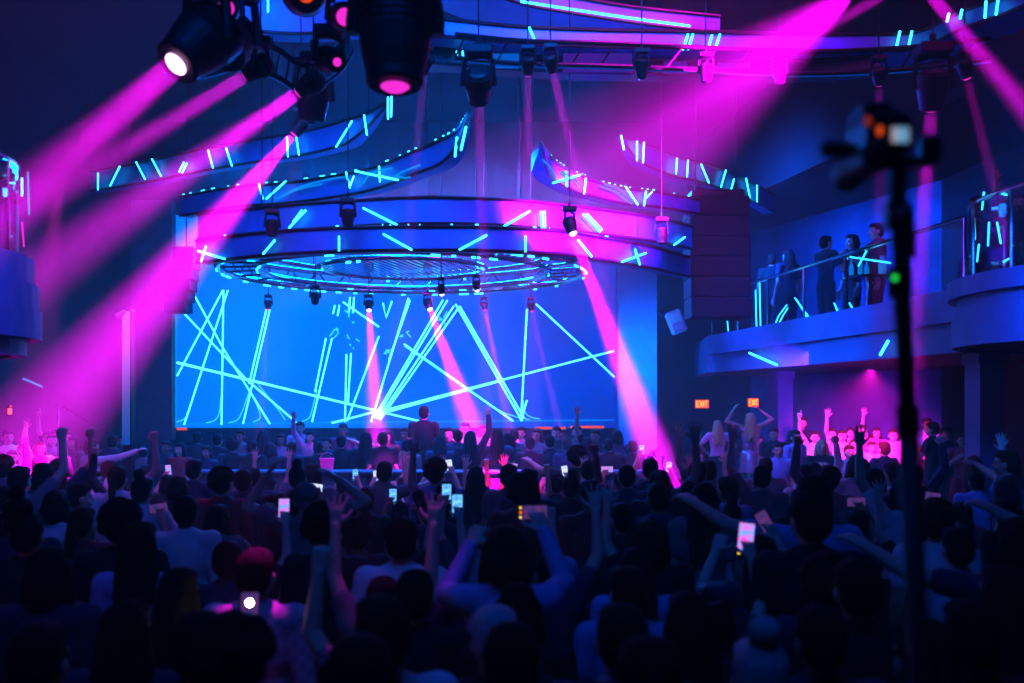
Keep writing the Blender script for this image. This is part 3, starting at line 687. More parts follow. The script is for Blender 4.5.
# ------------------------------------------------------------------ exit signs
GLY = {'E': [(0, 0, 0, 4), (0, 0, 2.4, 0), (0, 2, 2, 2), (0, 4, 2.4, 4)], 'X': [(0, 0, 2.6, 4), (0, 4, 2.6, 0)], 'I': [(.4, 0, .4, 4)], 'T': [(1.3, 0, 1.3, 4), (0, 4, 2.6, 4)]}
def exit_sign(label, p, rz, w=.34, full=True):
    o = empty('exit_sign', p, rz, label=label, cat='exit sign'); h = w * .62
    bx = MB().bbox((-w / 2, -.02, -h / 2), (w / 2, .03, h / 2), .008).build('box', emit('exit_glow', (1, .06, .008), 1.6), o)
    MB().bbox((-w / 2 - .012, -.01, -h / 2 - .012), (w / 2 + .012, .045, h / 2 + .012), .008).build('frame', mat('sign_frame', (.1, .03, .02), .5), o)
    u = w / 13.0; x = -w / 2 + u * 1.3
    for ch in 'EXIT':
        m = MB()
        for a, b, c, d in GLY[ch]:
            m.tube([(x + a * u, -.026, -2.6 * u + b * u * 1.3), (x + c * u, -.026, -2.6 * u + d * u * 1.3)], u * .38, 6)
        m.build('letter', emit('exit_letter', (1, .28, .03), 4.0), o); x += u * (1.4 if ch == 'I' else 3.1)
    return o
exit_sign('lit orange exit sign on the back wall nearer the stage', P(702, 404, 24.8), 0)
exit_sign('lit orange exit sign turned at an angle above the dancing women', P(753, 402.5, 24.2), R(28))
ol = empty('wall_lamp', P(9, 411, 16.9), label='small glowing orange lamp on the dark wall over the pink-lit booth', cat='lamp')
q = P(10, 411, 16.9)
child(MB().bbox((q.x - .14, q.y, q.z - .08), (q.x + .06, q.y + .08, q.z + .1), .02).build('housing', DARKMETAL), ol)
child(MB().bbox((q.x - .035, q.y - .02, q.z - .06), (q.x + .04, q.y, q.z + .05), .01).build('lens', emit('lamp_orange', (1, .13, .03), 2.0)), ol)
child(MB().bbox((q.x - .0, q.y - .02, q.z + .065), (q.x + .04, q.y, q.z + .095), .006).build('indicator', emit('lamp_red', (1, .07, .02), 1.4)), ol)
child(MB().bbox((q.x - .12, q.y - .02, q.z - .04), (q.x - .05, q.y, q.z + .06), .01).build('side_lens', emit('lamp_dim_red', (.5, .01, .02), .7)), ol)
nl = empty('wall_mounted_neon', P(30, 383, 17.6), label='small bent blue neon line on the dark wall above the pink-lit booth', cat='neon light')
child(MB().tube([P(17, 383, 17.4), P(23, 378.5, 17.5), P(42, 386.5, 17.9)], .02, 6).build('tube', NEON_SOFT), nl)
child(MB().tube([P(16, 383, 17.43), P(23, 378, 17.53), P(43, 386.7, 17.93)], .026, 6).build('channel', DARKMETAL), nl)
# slim pole with guy lines in the left booth area
sp2 = empty('light_stand', P(58, 470, 14.5), label='slim upright metal stand rising from the pink-lit booth', cat='stand')
child(MB().tube([Vector((P(58, 0, 14.5).x, 14.5, .2)), P(58, 404, 14.5)], .016, 6).build('pole', CHROME), sp2)
child(MB().tube([P(58, 404, 14.5), P(104, 431, 14.6)], .014, 6).build('arm', DARKMETAL), sp2)

#@@CROWD
# ------------------------------------------------------------------ people
def remesh(mb, voxel, smooth=2, ratio=1.0):
    me = mb.mesh('tmp', None)
    o = bpy.data.objects.new('tmp', me); COL.objects.link(o)
    m = o.modifiers.new('r', 'REMESH'); m.mode = 'VOXEL'; m.voxel_size = voxel
    if smooth:
        s = o.modifiers.new('s', 'SMOOTH'); s.iterations = smooth; s.factor = .5
    if ratio < 1:
        d = o.modifiers.new('d', 'DECIMATE'); d.ratio = ratio
    dg = bpy.context.evaluated_depsgraph_get()
    out = bpy.data.meshes.new_from_object(o.evaluated_get(dg))
    bpy.data.objects.remove(o); bpy.data.meshes.remove(me)
    out.polygons.foreach_set('use_smooth', [True] * len(out.polygons))
    return out
V = Vector
def hand(mb, wpos, d, n, thumb, mode):
    """wpos wrist, d pointing out of the forearm, n palm normal, thumb = +1/-1 side"""
    d = d.normalized(); n = (n - d * n.dot(d)).normalized(); s = d.cross(n) * thumb
    for k, o in enumerate((-.027, -.009, .009, .027)):
        mb.caps(wpos + d * .01 + s * o * .6, wpos + d * .085 + s * o, .016, .0145, 8)
    fl = (.058, .074, .08, .07)      # little .. index (index on the thumb side)
    for k in range(4):
        o = (-.031, -.011, .011, .031)[k]
        spread = {'open': (-.38, -.13, .1, .34), 'relax': (-.1, -.04, .03, .1)}.get(mode, (0, 0, 0, 0))[k]
        b = wpos + d * .085 + s * o; dr = (d + s * spread).normalized()
        curl = {'open': .1, 'relax': .5, 'fist': 1.75, 'grip': 1.0, 'point': 1.75}[mode]
        if mode == 'point' and k == 3: curl = .05
        r1 = .0098; L1, L2, L3 = fl[k] * .48, fl[k] * .32, fl[k] * .26
        q = b
        for L_, a in ((L1, curl * .6), (L2, curl * 1.3), (L3, curl * 1.7)):
            a = min(a, 2.9); dd = dr * math.cos(a) + n * math.sin(a)
            q2 = q + dd * L_; mb.caps(q, q2, r1, r1 * .92, 8); q = q2; r1 *= .92
    tb = wpos + d * .028 + s * .03
    tcurl = {'open': .15, 'relax': .4, 'fist': .9, 'grip': .5, 'point': .9}[mode]
    dd = (s * (.85 - tcurl * .4) + d * .65 + n * tcurl * .7).normalized()
    q = tb + dd * .042; mb.caps(tb, q, .0145, .0115, 8)
    dd2 = (dd + d * .5 - s * .15 + n * tcurl * .3).normalized(); mb.caps(q, q + dd2 * .034, .0115, .0095, 8)
def arm_joints(side, up, fore):
    sh = V((.178 * side, 0, 1.415)); u = V((up[0] * side, up[1], up[2])).normalized(); f = V((fore[0] * side, fore[1], fore[2])).normalized()
    if u.z > .3: sh += V((-.015 * side, 0, .045))
    el = sh + u * .285; wr = el + f * .25
    return sh, el, wr, f
DOWN = ((.16, -.06, -1), (.1, .3, -1), 'relax', (-1, 0, 0))
POSES = {
 'stand': (DOWN, DOWN),
 'wave': (((.45, .25, .85), (-.05, .15, 1), 'open', (0, 1, 0)), DOWN),
 'both_up': (((.3, .15, .95), (.05, .1, 1), 'open', (0, 1, .1)), ((.34, .2, .92), (-.02, .12, 1), 'open', (0, 1, .1))),
 'fist': (((.5, .25, .7), (-.1, .1, 1), 'fist', (0, 1, 0)), DOWN),
 'phone_high': (((.35, .5, .75), (-.12, .35, .9), 'grip', (-.3, 1, 0)), DOWN),
 'phone_mid': (((.25, .75, .05), (-.35, .35, .85), 'grip', (-.5, 1, 0)), ((.25, .75, -.1), (-.4, .4, .8), 'grip', (-.5, 1, 0))),
 'point': (((.4, .2, .9), (.02, .05, 1), 'point', (0, 1, 0)), DOWN),
 'clap': (((.25, .4, -.9), (-.5, .6, .55), 'relax', (-1, .2, 0)), ((.25, .4, -.9), (-.5, .6, .55), 'relax', (-1, .2, 0))),
 'hips': (((.75, -.1, -.8), (-.55, .35, -.5), 'fist', (-1, 0, 0)), ((.75, -.1, -.8), (-.55, .35, -.5), 'fist', (-1, 0, 0))),
 'reach': (((.75, .55, .15), (.5, .75, .35), 'relax', (0, .3, -1)), DOWN),
 'head_touch': (((.8, .1, .45), (-.75, -.05, .6), 'relax', (-1, 0, -.4)), ((.75, .15, .3), (-.5, .1, .8), 'relax', (-1, .2, 0))),
 'drink': (((.2, .45, -.85), (-.2, .8, .45), 'grip', (-1, .3, 0)), DOWN),
}
HANDPOS = {}
def torso(mb, g=0.):
    mb.ball((0, .0, 1.285), (.158 + g, .108 + g, .19 + g), 20, 12); mb.ball((0, 0, 1.1), (.135 + g, .093 + g, .17 + g), 20, 12)
    mb.caps((-.135, -.005, 1.405), (.135, -.005, 1.405), .058 + g, .058 + g)
    mb.caps((-.07, -.01, 1.43), (0, -.01, 1.47), .05 + g, .045 + g); mb.caps((.07, -.01, 1.43), (0, -.01, 1.47), .05 + g, .045 + g)
def hips(mb, g=0.): mb.ball((0, 0, .94), (.158 + g, .112 + g, .13 + g), 20, 12)
def legs(mb, g=0., foot=True, upto=0.):
    for s in (-1, 1):
        hp, kn, an = V((.085 * s, 0, .9)), V((.1 * s, .025, .5)), V((.105 * s, -.02, .1))
        mb.caps(hp, kn, .082 + g, .056 + g); mb.caps(kn, an + V((0, 0, upto)), .052 + g * 1.2, .036 + g * 1.5)
        mb.ball(kn.lerp(an, .3) + V((0, -.025, 0)), (.05 + g, .05 + g, .11), 12, 8)
        if foot:
            mb.caps(an - V((0, .03, .055)), V((.12 * s, .15, .035)), .04, .034); mb.caps(an, an - V((0, 0, .05)), .038, .042)
def head(mb):
    mb.caps((0, -.012, 1.43), (0, .0, 1.54), .056, .05)
    mb.ball((0, -.004, 1.628), (.074, .094, .088), 20, 14); mb.ball((0, .026, 1.566), (.06, .066, .068), 16, 10); mb.ball((0, .066, 1.522), (.026, .024, .018), 10, 8)
    mb.caps((0, .088, 1.606), (0, .108, 1.578), .008, .0135); mb.caps((-.05, .078, 1.625), (.05, .078, 1.625), .011, .011)
    mb.caps((-.018, .087, 1.545), (.018, .087, 1.545), .009, .009)
    for s in (-1, 1):
        mb.ball((.076 * s, -.006, 1.59), (.012, .022, .032), 10, 8); mb.ball((.031 * s, .078, 1.604), (.014, .012, .012), 8, 6); mb.ball((.04 * s, .06, 1.57), (.024, .024, .024), 8, 6)
SKINS = [mat('skin_light', (.62, .42, .33), .5, noise=.08, nscale=20), mat('skin_tan', (.42, .26, .17), .5, noise=.08, nscale=20), mat('skin_brown', (.2, .11, .07), .5, noise=.08, nscale=20)]
EYE = mat('eye', (.03, .025, .025), .2); LIP = mat('lip', (.35, .1, .1), .4)
PROTO = {}
def pose_meshes(pose):
    if pose in PROTO: return PROTO[pose]
    arms = POSES[pose]; body = MB(); torso(body); hips(body); legs(body); head(body)
    shortT = MB(); longT = MB()
    for tb in (shortT, longT):
        torso(tb, .013); tb.ball((0, 0, .97), (.165, .118, .12), 20, 12)
    hp = []
    for side, (u, f, mode, n) in zip((1, -1), arms):
        sh, el, wr, fd = arm_joints(side, u, f)
        body.ball(sh, .057); body.caps(sh, el, .05, .039); body.caps(el, wr, .041, .027)
        nv = V((n[0] * side, n[1], n[2]))
        dv = fd.normalized(); nn_ = (nv - dv * nv.dot(dv)).normalized()
        # the thumb is on the body side of a hanging hand and on the inner side of a raised one
        ths = 1 if (dv.cross(nn_)).dot(V((-side, .3, 0))) > 0 else -1
        hand(body, wr, fd, nv, ths, mode)
        hp.append((wr + fd * .09 + nn_ * .03, fd.copy(), nn_))
        shortT.caps(V((.12 * side, 0, 1.41)), sh, .066, .07); shortT.caps(sh, sh.lerp(el, .55), .07, .06)
        longT.caps(V((.12 * side, 0, 1.41)), sh, .066, .07); longT.caps(sh, el, .066, .053); longT.caps(el, wr, .053, .038)
    HANDPOS[pose] = hp
    b = remesh(body, .0068, 2, .33)
    for m in (SKINS[0], EYE, LIP): b.materials.append(m)
    for p in b.polygons:
        c = p.center
        if c.y > .07 and abs(abs(c.x) - .031) < .0095 and abs(c.z - 1.604) < .005: p.material_index = 1
        elif c.y > .08 and abs(c.x) < .024 and abs(c.z - 1.545) < .007: p.material_index = 2
    res = {'body': b, 't_shirt': remesh(shortT, .014, 3, .6), 'shirt': remesh(longT, .014, 3, .6)}
    PROTO[pose] = res
    return res
tm = MB(); hips(tm, .014); legs(tm, .014, False, .0); TROUSERS = remesh(tm, .014, 3, .6)
dm = MB(); torso(dm, .012); hips(dm, .016); dm.lathe([(.17, 1.0), (.2, .85), (.23, .62), (.22, .62)], 24); DRESS = remesh(dm, .013, 3, .6)
def hair_mesh(kind):
    m = MB(); m.ball((0, .024, 1.682), (.074, .074, .042), 16, 10); m.ball((0, -.02, 1.64), (.084, .094, .09), 18, 12); m.ball((0, -.045, 1.6), (.08, .07, .085), 16, 10)
    if kind == 'long':
        m.caps((0, -.075, 1.6), (0, -.12, 1.3), .072, .06)
        for s in (-1, 1): m.caps((.062 * s, -.03, 1.62), (.1 * s, -.055, 1.3), .036, .034); m.caps((.04 * s, -.09, 1.5), (.055 * s, -.125, 1.22), .05, .035)
    elif kind == 'bob':
        m.ball((0, -.04, 1.57), (.1, .085, .1), 16, 10)
        for s in (-1, 1): m.caps((.07 * s, -.01, 1.63), (.088 * s, .0, 1.5), .032, .034)
    elif kind == 'curly':
        r2_ = random.Random(3)
        for k in range(60):
            t = r2_.uniform(0, 2 * PI); z = r2_.uniform(-.35, 1); rr = math.sqrt(1 - z * z); d = V((rr * math.cos(t), rr * math.sin(t), z))
            if d.y > .45 and z < .6: continue
            m.ball(V((0, -.02, 1.635)) + V((d.x * .09, d.y * .1, d.z * .1)), .036, 8, 6)
    elif kind == 'ponytail':
        m.ball((0, -.115, 1.67), .034, 10, 8); m.caps((0, -.125, 1.66), (0, -.16, 1.5), .032, .036); m.caps((0, -.16, 1.5), (0, -.15, 1.36), .036, .016)
    elif kind == 'bun':
        m.ball((0, -.05, 1.755), .05, 12, 8)
    return remesh(m, .011, 3, .5)
HAIR = {k: hair_mesh(k) for k in ('short', 'long', 'bob', 'curly', 'ponytail', 'bun')}
cm = MB(); cm.ball((0, -.008, 1.655), (.09, .108, .082), 20, 12); cm.ball((0, .115, 1.655), (.07, .075, .012), 16, 8); cm.ball((0, -.008, 1.738), .012, 8, 6)
CAPM = remesh(cm, .009, 2, .6)
hm = MB(); hm.ball((0, -.01, 1.67), (.09, .105, .085), 20, 12); hm.lathe([(.1, 1.655), (.19, 1.645), (.19, 1.655), (.1, 1.668)], 32); HATM = remesh(hm, .009, 2, .6)
sh_ = MB()
for s in (-1, 1): sh_.caps((.105 * s, -.05, .045), (.12 * s, .16, .04), .046, .042); sh_.caps((.105 * s, -.02, .06), (.105 * s, -.02, .12), .045, .045)
SHOES = remesh(sh_, .012, 2, .6)
HAIRM = {'black': mat('hair_black', (.012, .01, .01), .8, noise=.3, nscale=40, spec=.12), 'brown': mat('hair_brown', (.05, .025, .014), .8, noise=.3, nscale=40, spec=.12), 'blond': mat('hair_blond', (.5, .34, .15), .8, noise=.25, nscale=40, spec=.12), 'grey': mat('hair_grey', (.4, .4, .42), .5, noise=.25, nscale=40, spec=.12)}
CLOTH = {'black': mat('cloth_black', (.014, .014, .018), .85, noise=.3, nscale=10), 'navy': mat('cloth_navy', (.03, .035, .08), .85, noise=.25, nscale=10), 'grey': mat('cloth_grey', (.16, .16, .18), .85, noise=.2, nscale=10),
 'white': mat('cloth_white', (.72, .72, .74), .8, noise=.08, nscale=10), 'blue': mat('cloth_blue', (.2, .3, .6), .85, noise=.15, nscale=10), 'red': mat('cloth_red', (.4, .03, .05), .85, noise=.2, nscale=10), 'pink': mat('cloth_pink', (.75, .3, .5), .85, noise=.15, nscale=10),
 'striped': stripe_mat('cloth_striped', (.6, .62, .7), (.05, .05, .1), 9), 'checked': check_mat('cloth_checked', (.42, .42, .55), (.3, .3, .42), 30), 'dotted': check_mat('cloth_dotted', (.16, .16, .22), (.05, .05, .09), 40), 'sequin': mat('cloth_sequin', (.5, .3, .4), .3, .6, noise=.5, nscale=60)}
SHOE_M = mat('shoe_black', (.02, .02, .02), .4)
MIRROR = {}
def mir(me):
    k = me.name
    if k not in MIRROR:
        m = me.copy()
        for v in m.vertices: v.co.x = -v.co.x
        m.flip_normals(); MIRROR[k] = m
    return MIRROR[k]
PEOPLE = []
def put(name, me, m, parent, label=None):
    o = bpy.data.objects.new(name, me); COL.objects.link(o); o.parent = parent
    if not me.materials: me.materials.append(m)
    o.material_slots[0].link = 'OBJECT'; o.material_slots[0].material = m
    if label: o['label'] = label
    return o
def person(x, y, z, s, pose='stand', face=0., hair='short', hc='black', top='black', garment='t_shirt', skin=0, left=False, label=None, group=None, cap=None, bottom='black', row=None, wx=1., lean=0., shoes=True):
    o = empty('person', (x, y, z), face, cat='person', group=group)
    o.scale = (s * wx, s, s)
    if lean: o.rotation_euler.x = lean
    pm = pose_meshes(pose); f = mir if left else (lambda m: m)
    put('body', f(pm['body']), SKINS[skin], o)
    if garment == 'dress': put('dress', DRESS, CLOTH[top], o)
    else:
        put(garment, f(pm[garment]), CLOTH[top], o); put('trousers', TROUSERS, CLOTH[bottom], o)
    if shoes: put('shoes', SHOES, SHOE_M, o)
    if cap == 'cap': put('cap', CAPM, CLOTH['grey'], o)
    elif cap == 'hat': put('hat', HATM, CLOTH['red'], o)
    if cap != 'cap' or hair != 'short':
        if hair: put('hair', HAIR[hair], HAIRM[hc], o)
    PEOPLE.append(dict(o=o, x=x, y=y, z=z, s=s, pose=pose, hair=hair, hc=hc, top=top, garment=garment, label=label, row=row, left=left, face=face, cap=cap))
    if label: o['label'] = label
    return o
def hand_world(rec, k=0):
    p, d, n = HANDPOS[rec['pose']][k]
    sg = -1 if rec['left'] else 1
    M = Matrix.Translation((rec['x'], rec['y'], rec['z'])) @ Matrix.Rotation(rec['face'], 4, 'Z') @ Matrix.Scale(rec['s'], 4)
    return M @ V((p.x * sg, p.y, p.z)), (M.to_3x3() @ V((d.x * sg, d.y, d.z))).normalized()
def at_head(px, py, D, base=0., lo=.86, hi=1.12):
    """where somebody whose head is seen at px, py stands, and the scale"""
    q = P(px, py, D); s = max(lo, min(hi, (q.z - base) / 1.61)); return q.x, D, base, s
def free(x, y, d=.46): return all((p['x'] - x) ** 2 + (p['y'] - y) ** 2 > max(d, {'reach': .66, 'head_touch': .58, 'both_up': .54}.get(p['pose'], 0)) ** 2 for p in PEOPLE)
def ph(px, py, D, base=0., **k):
    x, y, z, s = at_head(px, py, D, base); return person(x, y, z, s, **k)
def byhand(px, py, D, pose, base=0., left=False, s=1.0, face=0., **k):
    """somebody whose (first) hand is seen at px, py"""
    pose_meshes(pose); p = HANDPOS[pose][0][0]; sg = -1 if left else 1
    q = P(px, py, D); s = max(.84, min(1.14, (q.z - base) / p.z))
    r = Matrix.Rotation(face, 3, 'Z') @ V((p.x * sg, p.y, p.z)) * s
    return person(q.x - r.x, q.y - r.y, base, s, pose, face, left=left, **k)

# phones and drinks
def screen(kind):
    n = 'phone_screen_' + kind
    if n in MATS: return MATS[n]
    cs = {'blue': ((.03, .25, 1), (.25, .7, 1)), 'pink': ((1, .1, .7), (.15, .45, 1)), 'white': ((.35, .6, 1), (.85, .8, 1)), 'dim': ((.05, .1, .5), (.4, .1, .5))}[kind]
    m = emit(n, cs[0], 1.25 if kind != 'dim' else .4); nt = m.node_tree; e = nt.nodes['Emission']
    t = nt.nodes.new('ShaderNodeTexCoord'); no = nt.nodes.new('ShaderNodeTexNoise'); no.inputs['Scale'].default_value = 4; r = nt.nodes.new('ShaderNodeValToRGB')
    r.color_ramp.elements[0].color = (*cs[0], 1); r.color_ramp.elements[1].color = (*cs[1], 1); r.color_ramp.elements[0].position = .4; r.color_ramp.elements[1].position = .6
    nt.links.new(t.outputs['Generated'], no.inputs['Vector']); nt.links.new(no.outputs['Fac'], r.inputs[0]); nt.links.new(r.outputs[0], e.inputs[0])
    return m
PHB = mat('phone_black', (.015, .015, .018), .25)
def phone(p, kind, label, landscape=False, tilt=0., yaw=0., pitch=-.1, dots=False, scale=1.0, grp=None):
    o = empty('phone', p, label=label, cat='phone', group=grp)
    o.rotation_euler = (pitch, tilt + (PI / 2 if landscape else 0), yaw); o.scale = (scale,) * 3
    MB().bbox((-.038, -.005, -.077), (.038, .005, .077), .004).build('case', PHB, o)
    scn = MB().box((-.034, -.0066, -.071 + (.022 if dots else 0)), (.034, -.0052, .071)).build('screen', screen(kind), o)
    if dots:
        for k, c in ((-.024, (1, .6, .1)), (0, (1, .2, .05)), (.024, (1, .7, .2))):
            MB().ball((k, -.006, -.062), (.007, .002, .007), 8, 6).build('button', emit('phone_button_%d' % (k * 1000), c, 1.5), scn)
    return o
def phone_in_hand(rec, kind, label, **k): HELD.append((rec, kind, label, k))
HELD = []
def phone_now(rec, kind, label, k):
    p, d = hand_world(rec); return phone(p + d * .03 - V((0, .02, 0)), kind, label, **k)
#@@CATALOG
rows_of = 'camera'
B = dict(row='near')
# ---- the people closest to the camera, seen from behind
ph(140, 545, 5.0, hair='long', top='blue', garment='shirt', wx=.95, label='long-haired woman in a pale blue shirt, left of the white-hot phone light')
ph(48, 574, 4.4, hair='bob', top='navy', garment='shirt', label='person with a dark bob and navy shirt near the bottom corner, facing the stage')
ph(193, 592, 4.1, hair='long', top='navy', wx=.94, label='woman with long black hair just beside the checked pink-lit shirt')
ph(216, 655, 3.1, hair='short', top='black', label='dark round head in black directly below the bright phone light')
ph(290, 652, 2.95, hair='curly', top='black', label='big dark curly head in black at the bottom, right below the checked shirt')
chk = ph(244, 577, 4.35, hair='short', top='checked', garment='shirt', label='man in a checked shirt lit magenta on the shoulders, behind the phone light')
byhand(365, 546, 3.9, 'fist', left=True, hair='short', top='dotted', garment='t_shirt', label='person in a dotted top with one bare arm raised to a pink-lit fist')
ph(396, 640, 3.0, hair='short', hc='brown', top='white', garment='shirt', face=.4, label='brown-haired person in a white collared shirt at the bottom')
ph(457, 641, 3.35, hair='short', hc='grey', top='black', label='grey-haired head lit blue in the bottom middle')
ph(430, 607, 3.95, hair='short', top='black', label='dark short-haired person in black behind the grey-haired head')
ph(492, 611, 4.0, hair='bob', top='black', label='dark bobbed person in black, right behind the grey-haired head')
ph(466, 572, 5.0, hair='bob', hc='grey', top='navy', label='person with pale bobbed hair beside the two tall raised arms')
ph(414, 546, 5.0, hair='short', top='white', label='broad man in a white T-shirt seen from behind, below the pair of glowing phones')
ph(546, 660, 2.9, hair='short', top='blue', label='large dark round head with a pale blue collar at the very bottom')
ph(636, 645, 3.1, hair='short', hc='brown', top='striped', garment='t_shirt', label='person in a horizontally striped T-shirt near the bottom, seen from behind')
ph(629, 592, 4.3, hair='short', top='blue', label='dark-haired person in a light blue top in front of the striped T-shirt')
ph(683, 577, 4.7, hair='long', top='blue', wx=.94, label='woman with straight black hair over a light blue top, below the big pink phone')
ph(757, 655, 3.15, hair='bun', hc='grey', top='black', label='person with pale tied-up hair near the bottom, below the big pink phone')
ph(700, 640, 3.3, hair='long', top='black', wx=.95, label='long dark hair and black top between striped T-shirt and pale bun')
ph(792, 576, 4.5, hair='curly', top='navy', label='bushy dark-haired person in navy right of the big pink phone')
ph(848, 585, 3.9, hair='short', top='black', label='large dark head and black shirt in front of the crossed reaching arms')
ph(957, 548, 5.4, hair='short', top='white', label='man in a pale tight T-shirt seen from behind, right of the stand pole')
ph(1003, 590, 4.1, hair='long', top='black', label='long-haired person in black close to the lower picture edge, beyond the pale T-shirt')
ph(820, 655, 3.1, hair='short', top='navy', label='dark head in navy at the bottom, between the pale bun and the stand pole')
ph(905, 645, 3.0, hair='ponytail', top='navy', label='dark ponytail in front of the stand pole base')
ph(965, 650, 3.0, hair='short', top='black', label='dark short-haired person in black at the bottom, right of the stand pole')
ph(120, 640, 3.4, hair='long', top='navy', garment='shirt', label='long dark hair and navy shirt at the bottom, beside the pale blue shirt')
ph(55, 655, 3.1, hair='short', top='black', label='dark head in black in the bottom corner under the dark bob')
ph(348, 662, 2.75, hair='bob', top='black', label='dark bobbed head at the bottom edge between the curly head and white collar')
ph(596, 664, 2.75, hair='ponytail', top='black', label='black ponytail at the bottom edge beside the striped T-shirt')
ph(1010, 660, 2.9, hair='bob', top='navy', label='dark bob at the bottom edge in the far corner right of the pole')
# ---- raised arms and phones in the middle of the crowd
byhand(481, 505, 4.9, 'both_up', hair='short', top='grey', label='person with both bare arms stretched straight up, hands side by side above the dark heads')
a = byhand(508, 516, 5.0, 'phone_mid', hair='bob', hc='brown', top='blue', garment='shirt', label='person in a pale long-sleeved shirt holding a phone sideways with raised arms')
phone_in_hand(PEOPLE[-1], 'dim', 'phone held sideways with small orange lamps showing on its dark screen', landscape=True, dots=True)
byhand(578, 498, 5.4, 'wave', hair='short', top='navy', label='person with one wide-open hand lifted, five fingers spread against the blue haze')
byhand(607, 493, 6.1, 'wave', hair='short', top='black', left=True, label='person with a bent raised wrist just right of the wide-open hand')
byhand(553, 510, 5.9, 'fist', hair='ponytail', top='navy', label='person with a raised forearm just left of the wide-open hand')
byhand(683, 497, 6.2, 'reach', hair='short', top='blue', left=True, label='person reaching a long arm diagonally up toward the magenta beam end')
byhand(736, 542, 4.9, 'phone_high', hair='short', top='black', label='person holding up the large pink and blue phone')
phone_in_hand(PEOPLE[-1], 'pink', 'large bright pink and blue phone held upright with three orange dots below', dots=True, tilt=.12, scale=1.1)
byhand(768, 528, 5.6, 'phone_mid', hair='long', top='navy', label='person holding a tilted dim phone just right of the large pink phone')
phone_in_hand(PEOPLE[-1], 'dim', 'tilted dim phone right of the large pink one', tilt=-.5)
byhand(806, 532, 5.0, 'drink', hair='short', top='black', label='person holding up a pale drinking cup with a straw')
cup_rec = PEOPLE[-1]
byhand(871, 488, 7.0, 'wave', hair='short', top='black', left=True, label='person shading the eyes with a bare bent arm, left of the stand pole')
byhand(976, 507, 6.0, 'reach', hair='curly', top='navy', left=True, label='person with a blue-lit arm reaching toward the stand pole from the far side')
byhand(845, 544, 4.9, 'reach', hair='bob', top='navy', left=True, label='person stretching a blue-lit arm level toward the drinking cup, left of the pole')
byhand(463, 508, 6.6, 'phone_high', hair='short', top='black', label='person holding up the brighter of the two phones with orange marks')
phone_in_hand(PEOPLE[-1], 'blue', 'brighter blue phone with an orange mark at its top, centre of the crowd', dots=False)
byhand(444, 503, 7.4, 'phone_high', hair='bob', top='navy', left=True, label='person holding up the dimmer of the two phones with orange marks')
phone_in_hand(PEOPLE[-1], 'blue', 'dimmer blue phone left beside the brighter one in the centre')
byhand(431, 510, 7.0, 'fist', hair='short', top='black', left=True, skin=0, label='person with one orange-lit hand raised left of the two blue phones')
byhand(285, 515, 6.4, 'phone_high', hair='short', top='black', label='person holding a small pink and blue phone, left of the capped dancer')
phone_in_hand(PEOPLE[-1], 'pink', 'small upright pink and blue phone left of the capped dancer')
ph(306, 500, 7.2, pose='head_touch', hair='short', top='grey', cap='cap', label='dancer in a pale cap with both elbows lifted around the head')
ph(222, 483, 8.8, hair='curly', top='red', garment='shirt', label='person with a dark curly head and wide red shoulders in front of the stage barrier')
ph(20, 480, 8.6, pose='fist', hair='short', top='grey', label='dark-haired man with a raised forearm in front of the pink-lit booth')
ph(276, 507, 8.0, hair='short', hc='brown', top='black', face=2.2, label='person turned round with a reddish-lit face, right of the red shoulders')
ph(80, 497, 8.4, hair='short', top='black', face=-.9, label='dark-haired man in black turned sideways before the white-shirted pair')
ph(68, 466, 11.3, hair='bob', top='black', label='person in black between raised forearm and white-shirted pair')
phones = [(434, 466, 11, 'white', 0, 'white glowing phone over the barrier below the booth figure'), (392, 496, 9.5, 'blue', 0, 'light blue phone left of the curly pair in the middle'),
 (316, 487, 9.0, 'white', 1, 'bright white phone held sideways above the capped dancer'), (376, 476, 12.2, 'white', 0, 'white phone just below the barrier, right of two small ones'), (357, 481, 12.4, 'blue', 0, 'small blue phone below the barrier with a red-lit hand'),
 (535, 470, 11.6, 'pink', 0, 'pinkish phone beside the pink-lit reveller with raised arms'), (580, 470, 11.6, 'white', 0, 'small white tilted phone between raised hands'), (601, 469, 11.8, 'pink', 1, 'pink phone held sideways above the open hand'),
 (634, 468, 11.8, 'blue', 0, 'small blue phone at the edge of the magenta beam'), (168, 470, 12.0, 'pink', 0, 'pinkish phone held up below the stage pier'), (863, 503, 7.6, 'dim', 1, 'small dim phone held level left of the pole'),
 (931, 496, 9.0, 'dim', 1, 'small dim phone held level right of the pole'), (160, 508, 8.0, 'dim', 1, 'small dim blue phone above the long-haired woman'), (641, 449, 13.4, 'blue', 0, 'tiny blue phone lit inside the magenta beam')]
hcyc = ['short', 'long', 'bob', 'short', 'ponytail', 'short', 'curly']
for i, (px, py, D, kind, land, lab) in enumerate(phones):
    pose = 'phone_high' if (P(px, py, D).z > 1.8) else 'phone_mid'
    byhand(px, py + 3, D, pose, hair=hcyc[i % 7], top=['black', 'navy', 'grey'][i % 3], left=bool(i % 2), skin=i % 3, label='person holding up the ' + lab)
    phone_in_hand(PEOPLE[-1], kind, lab, landscape=bool(land), tilt=.15 * (i % 3 - 1))
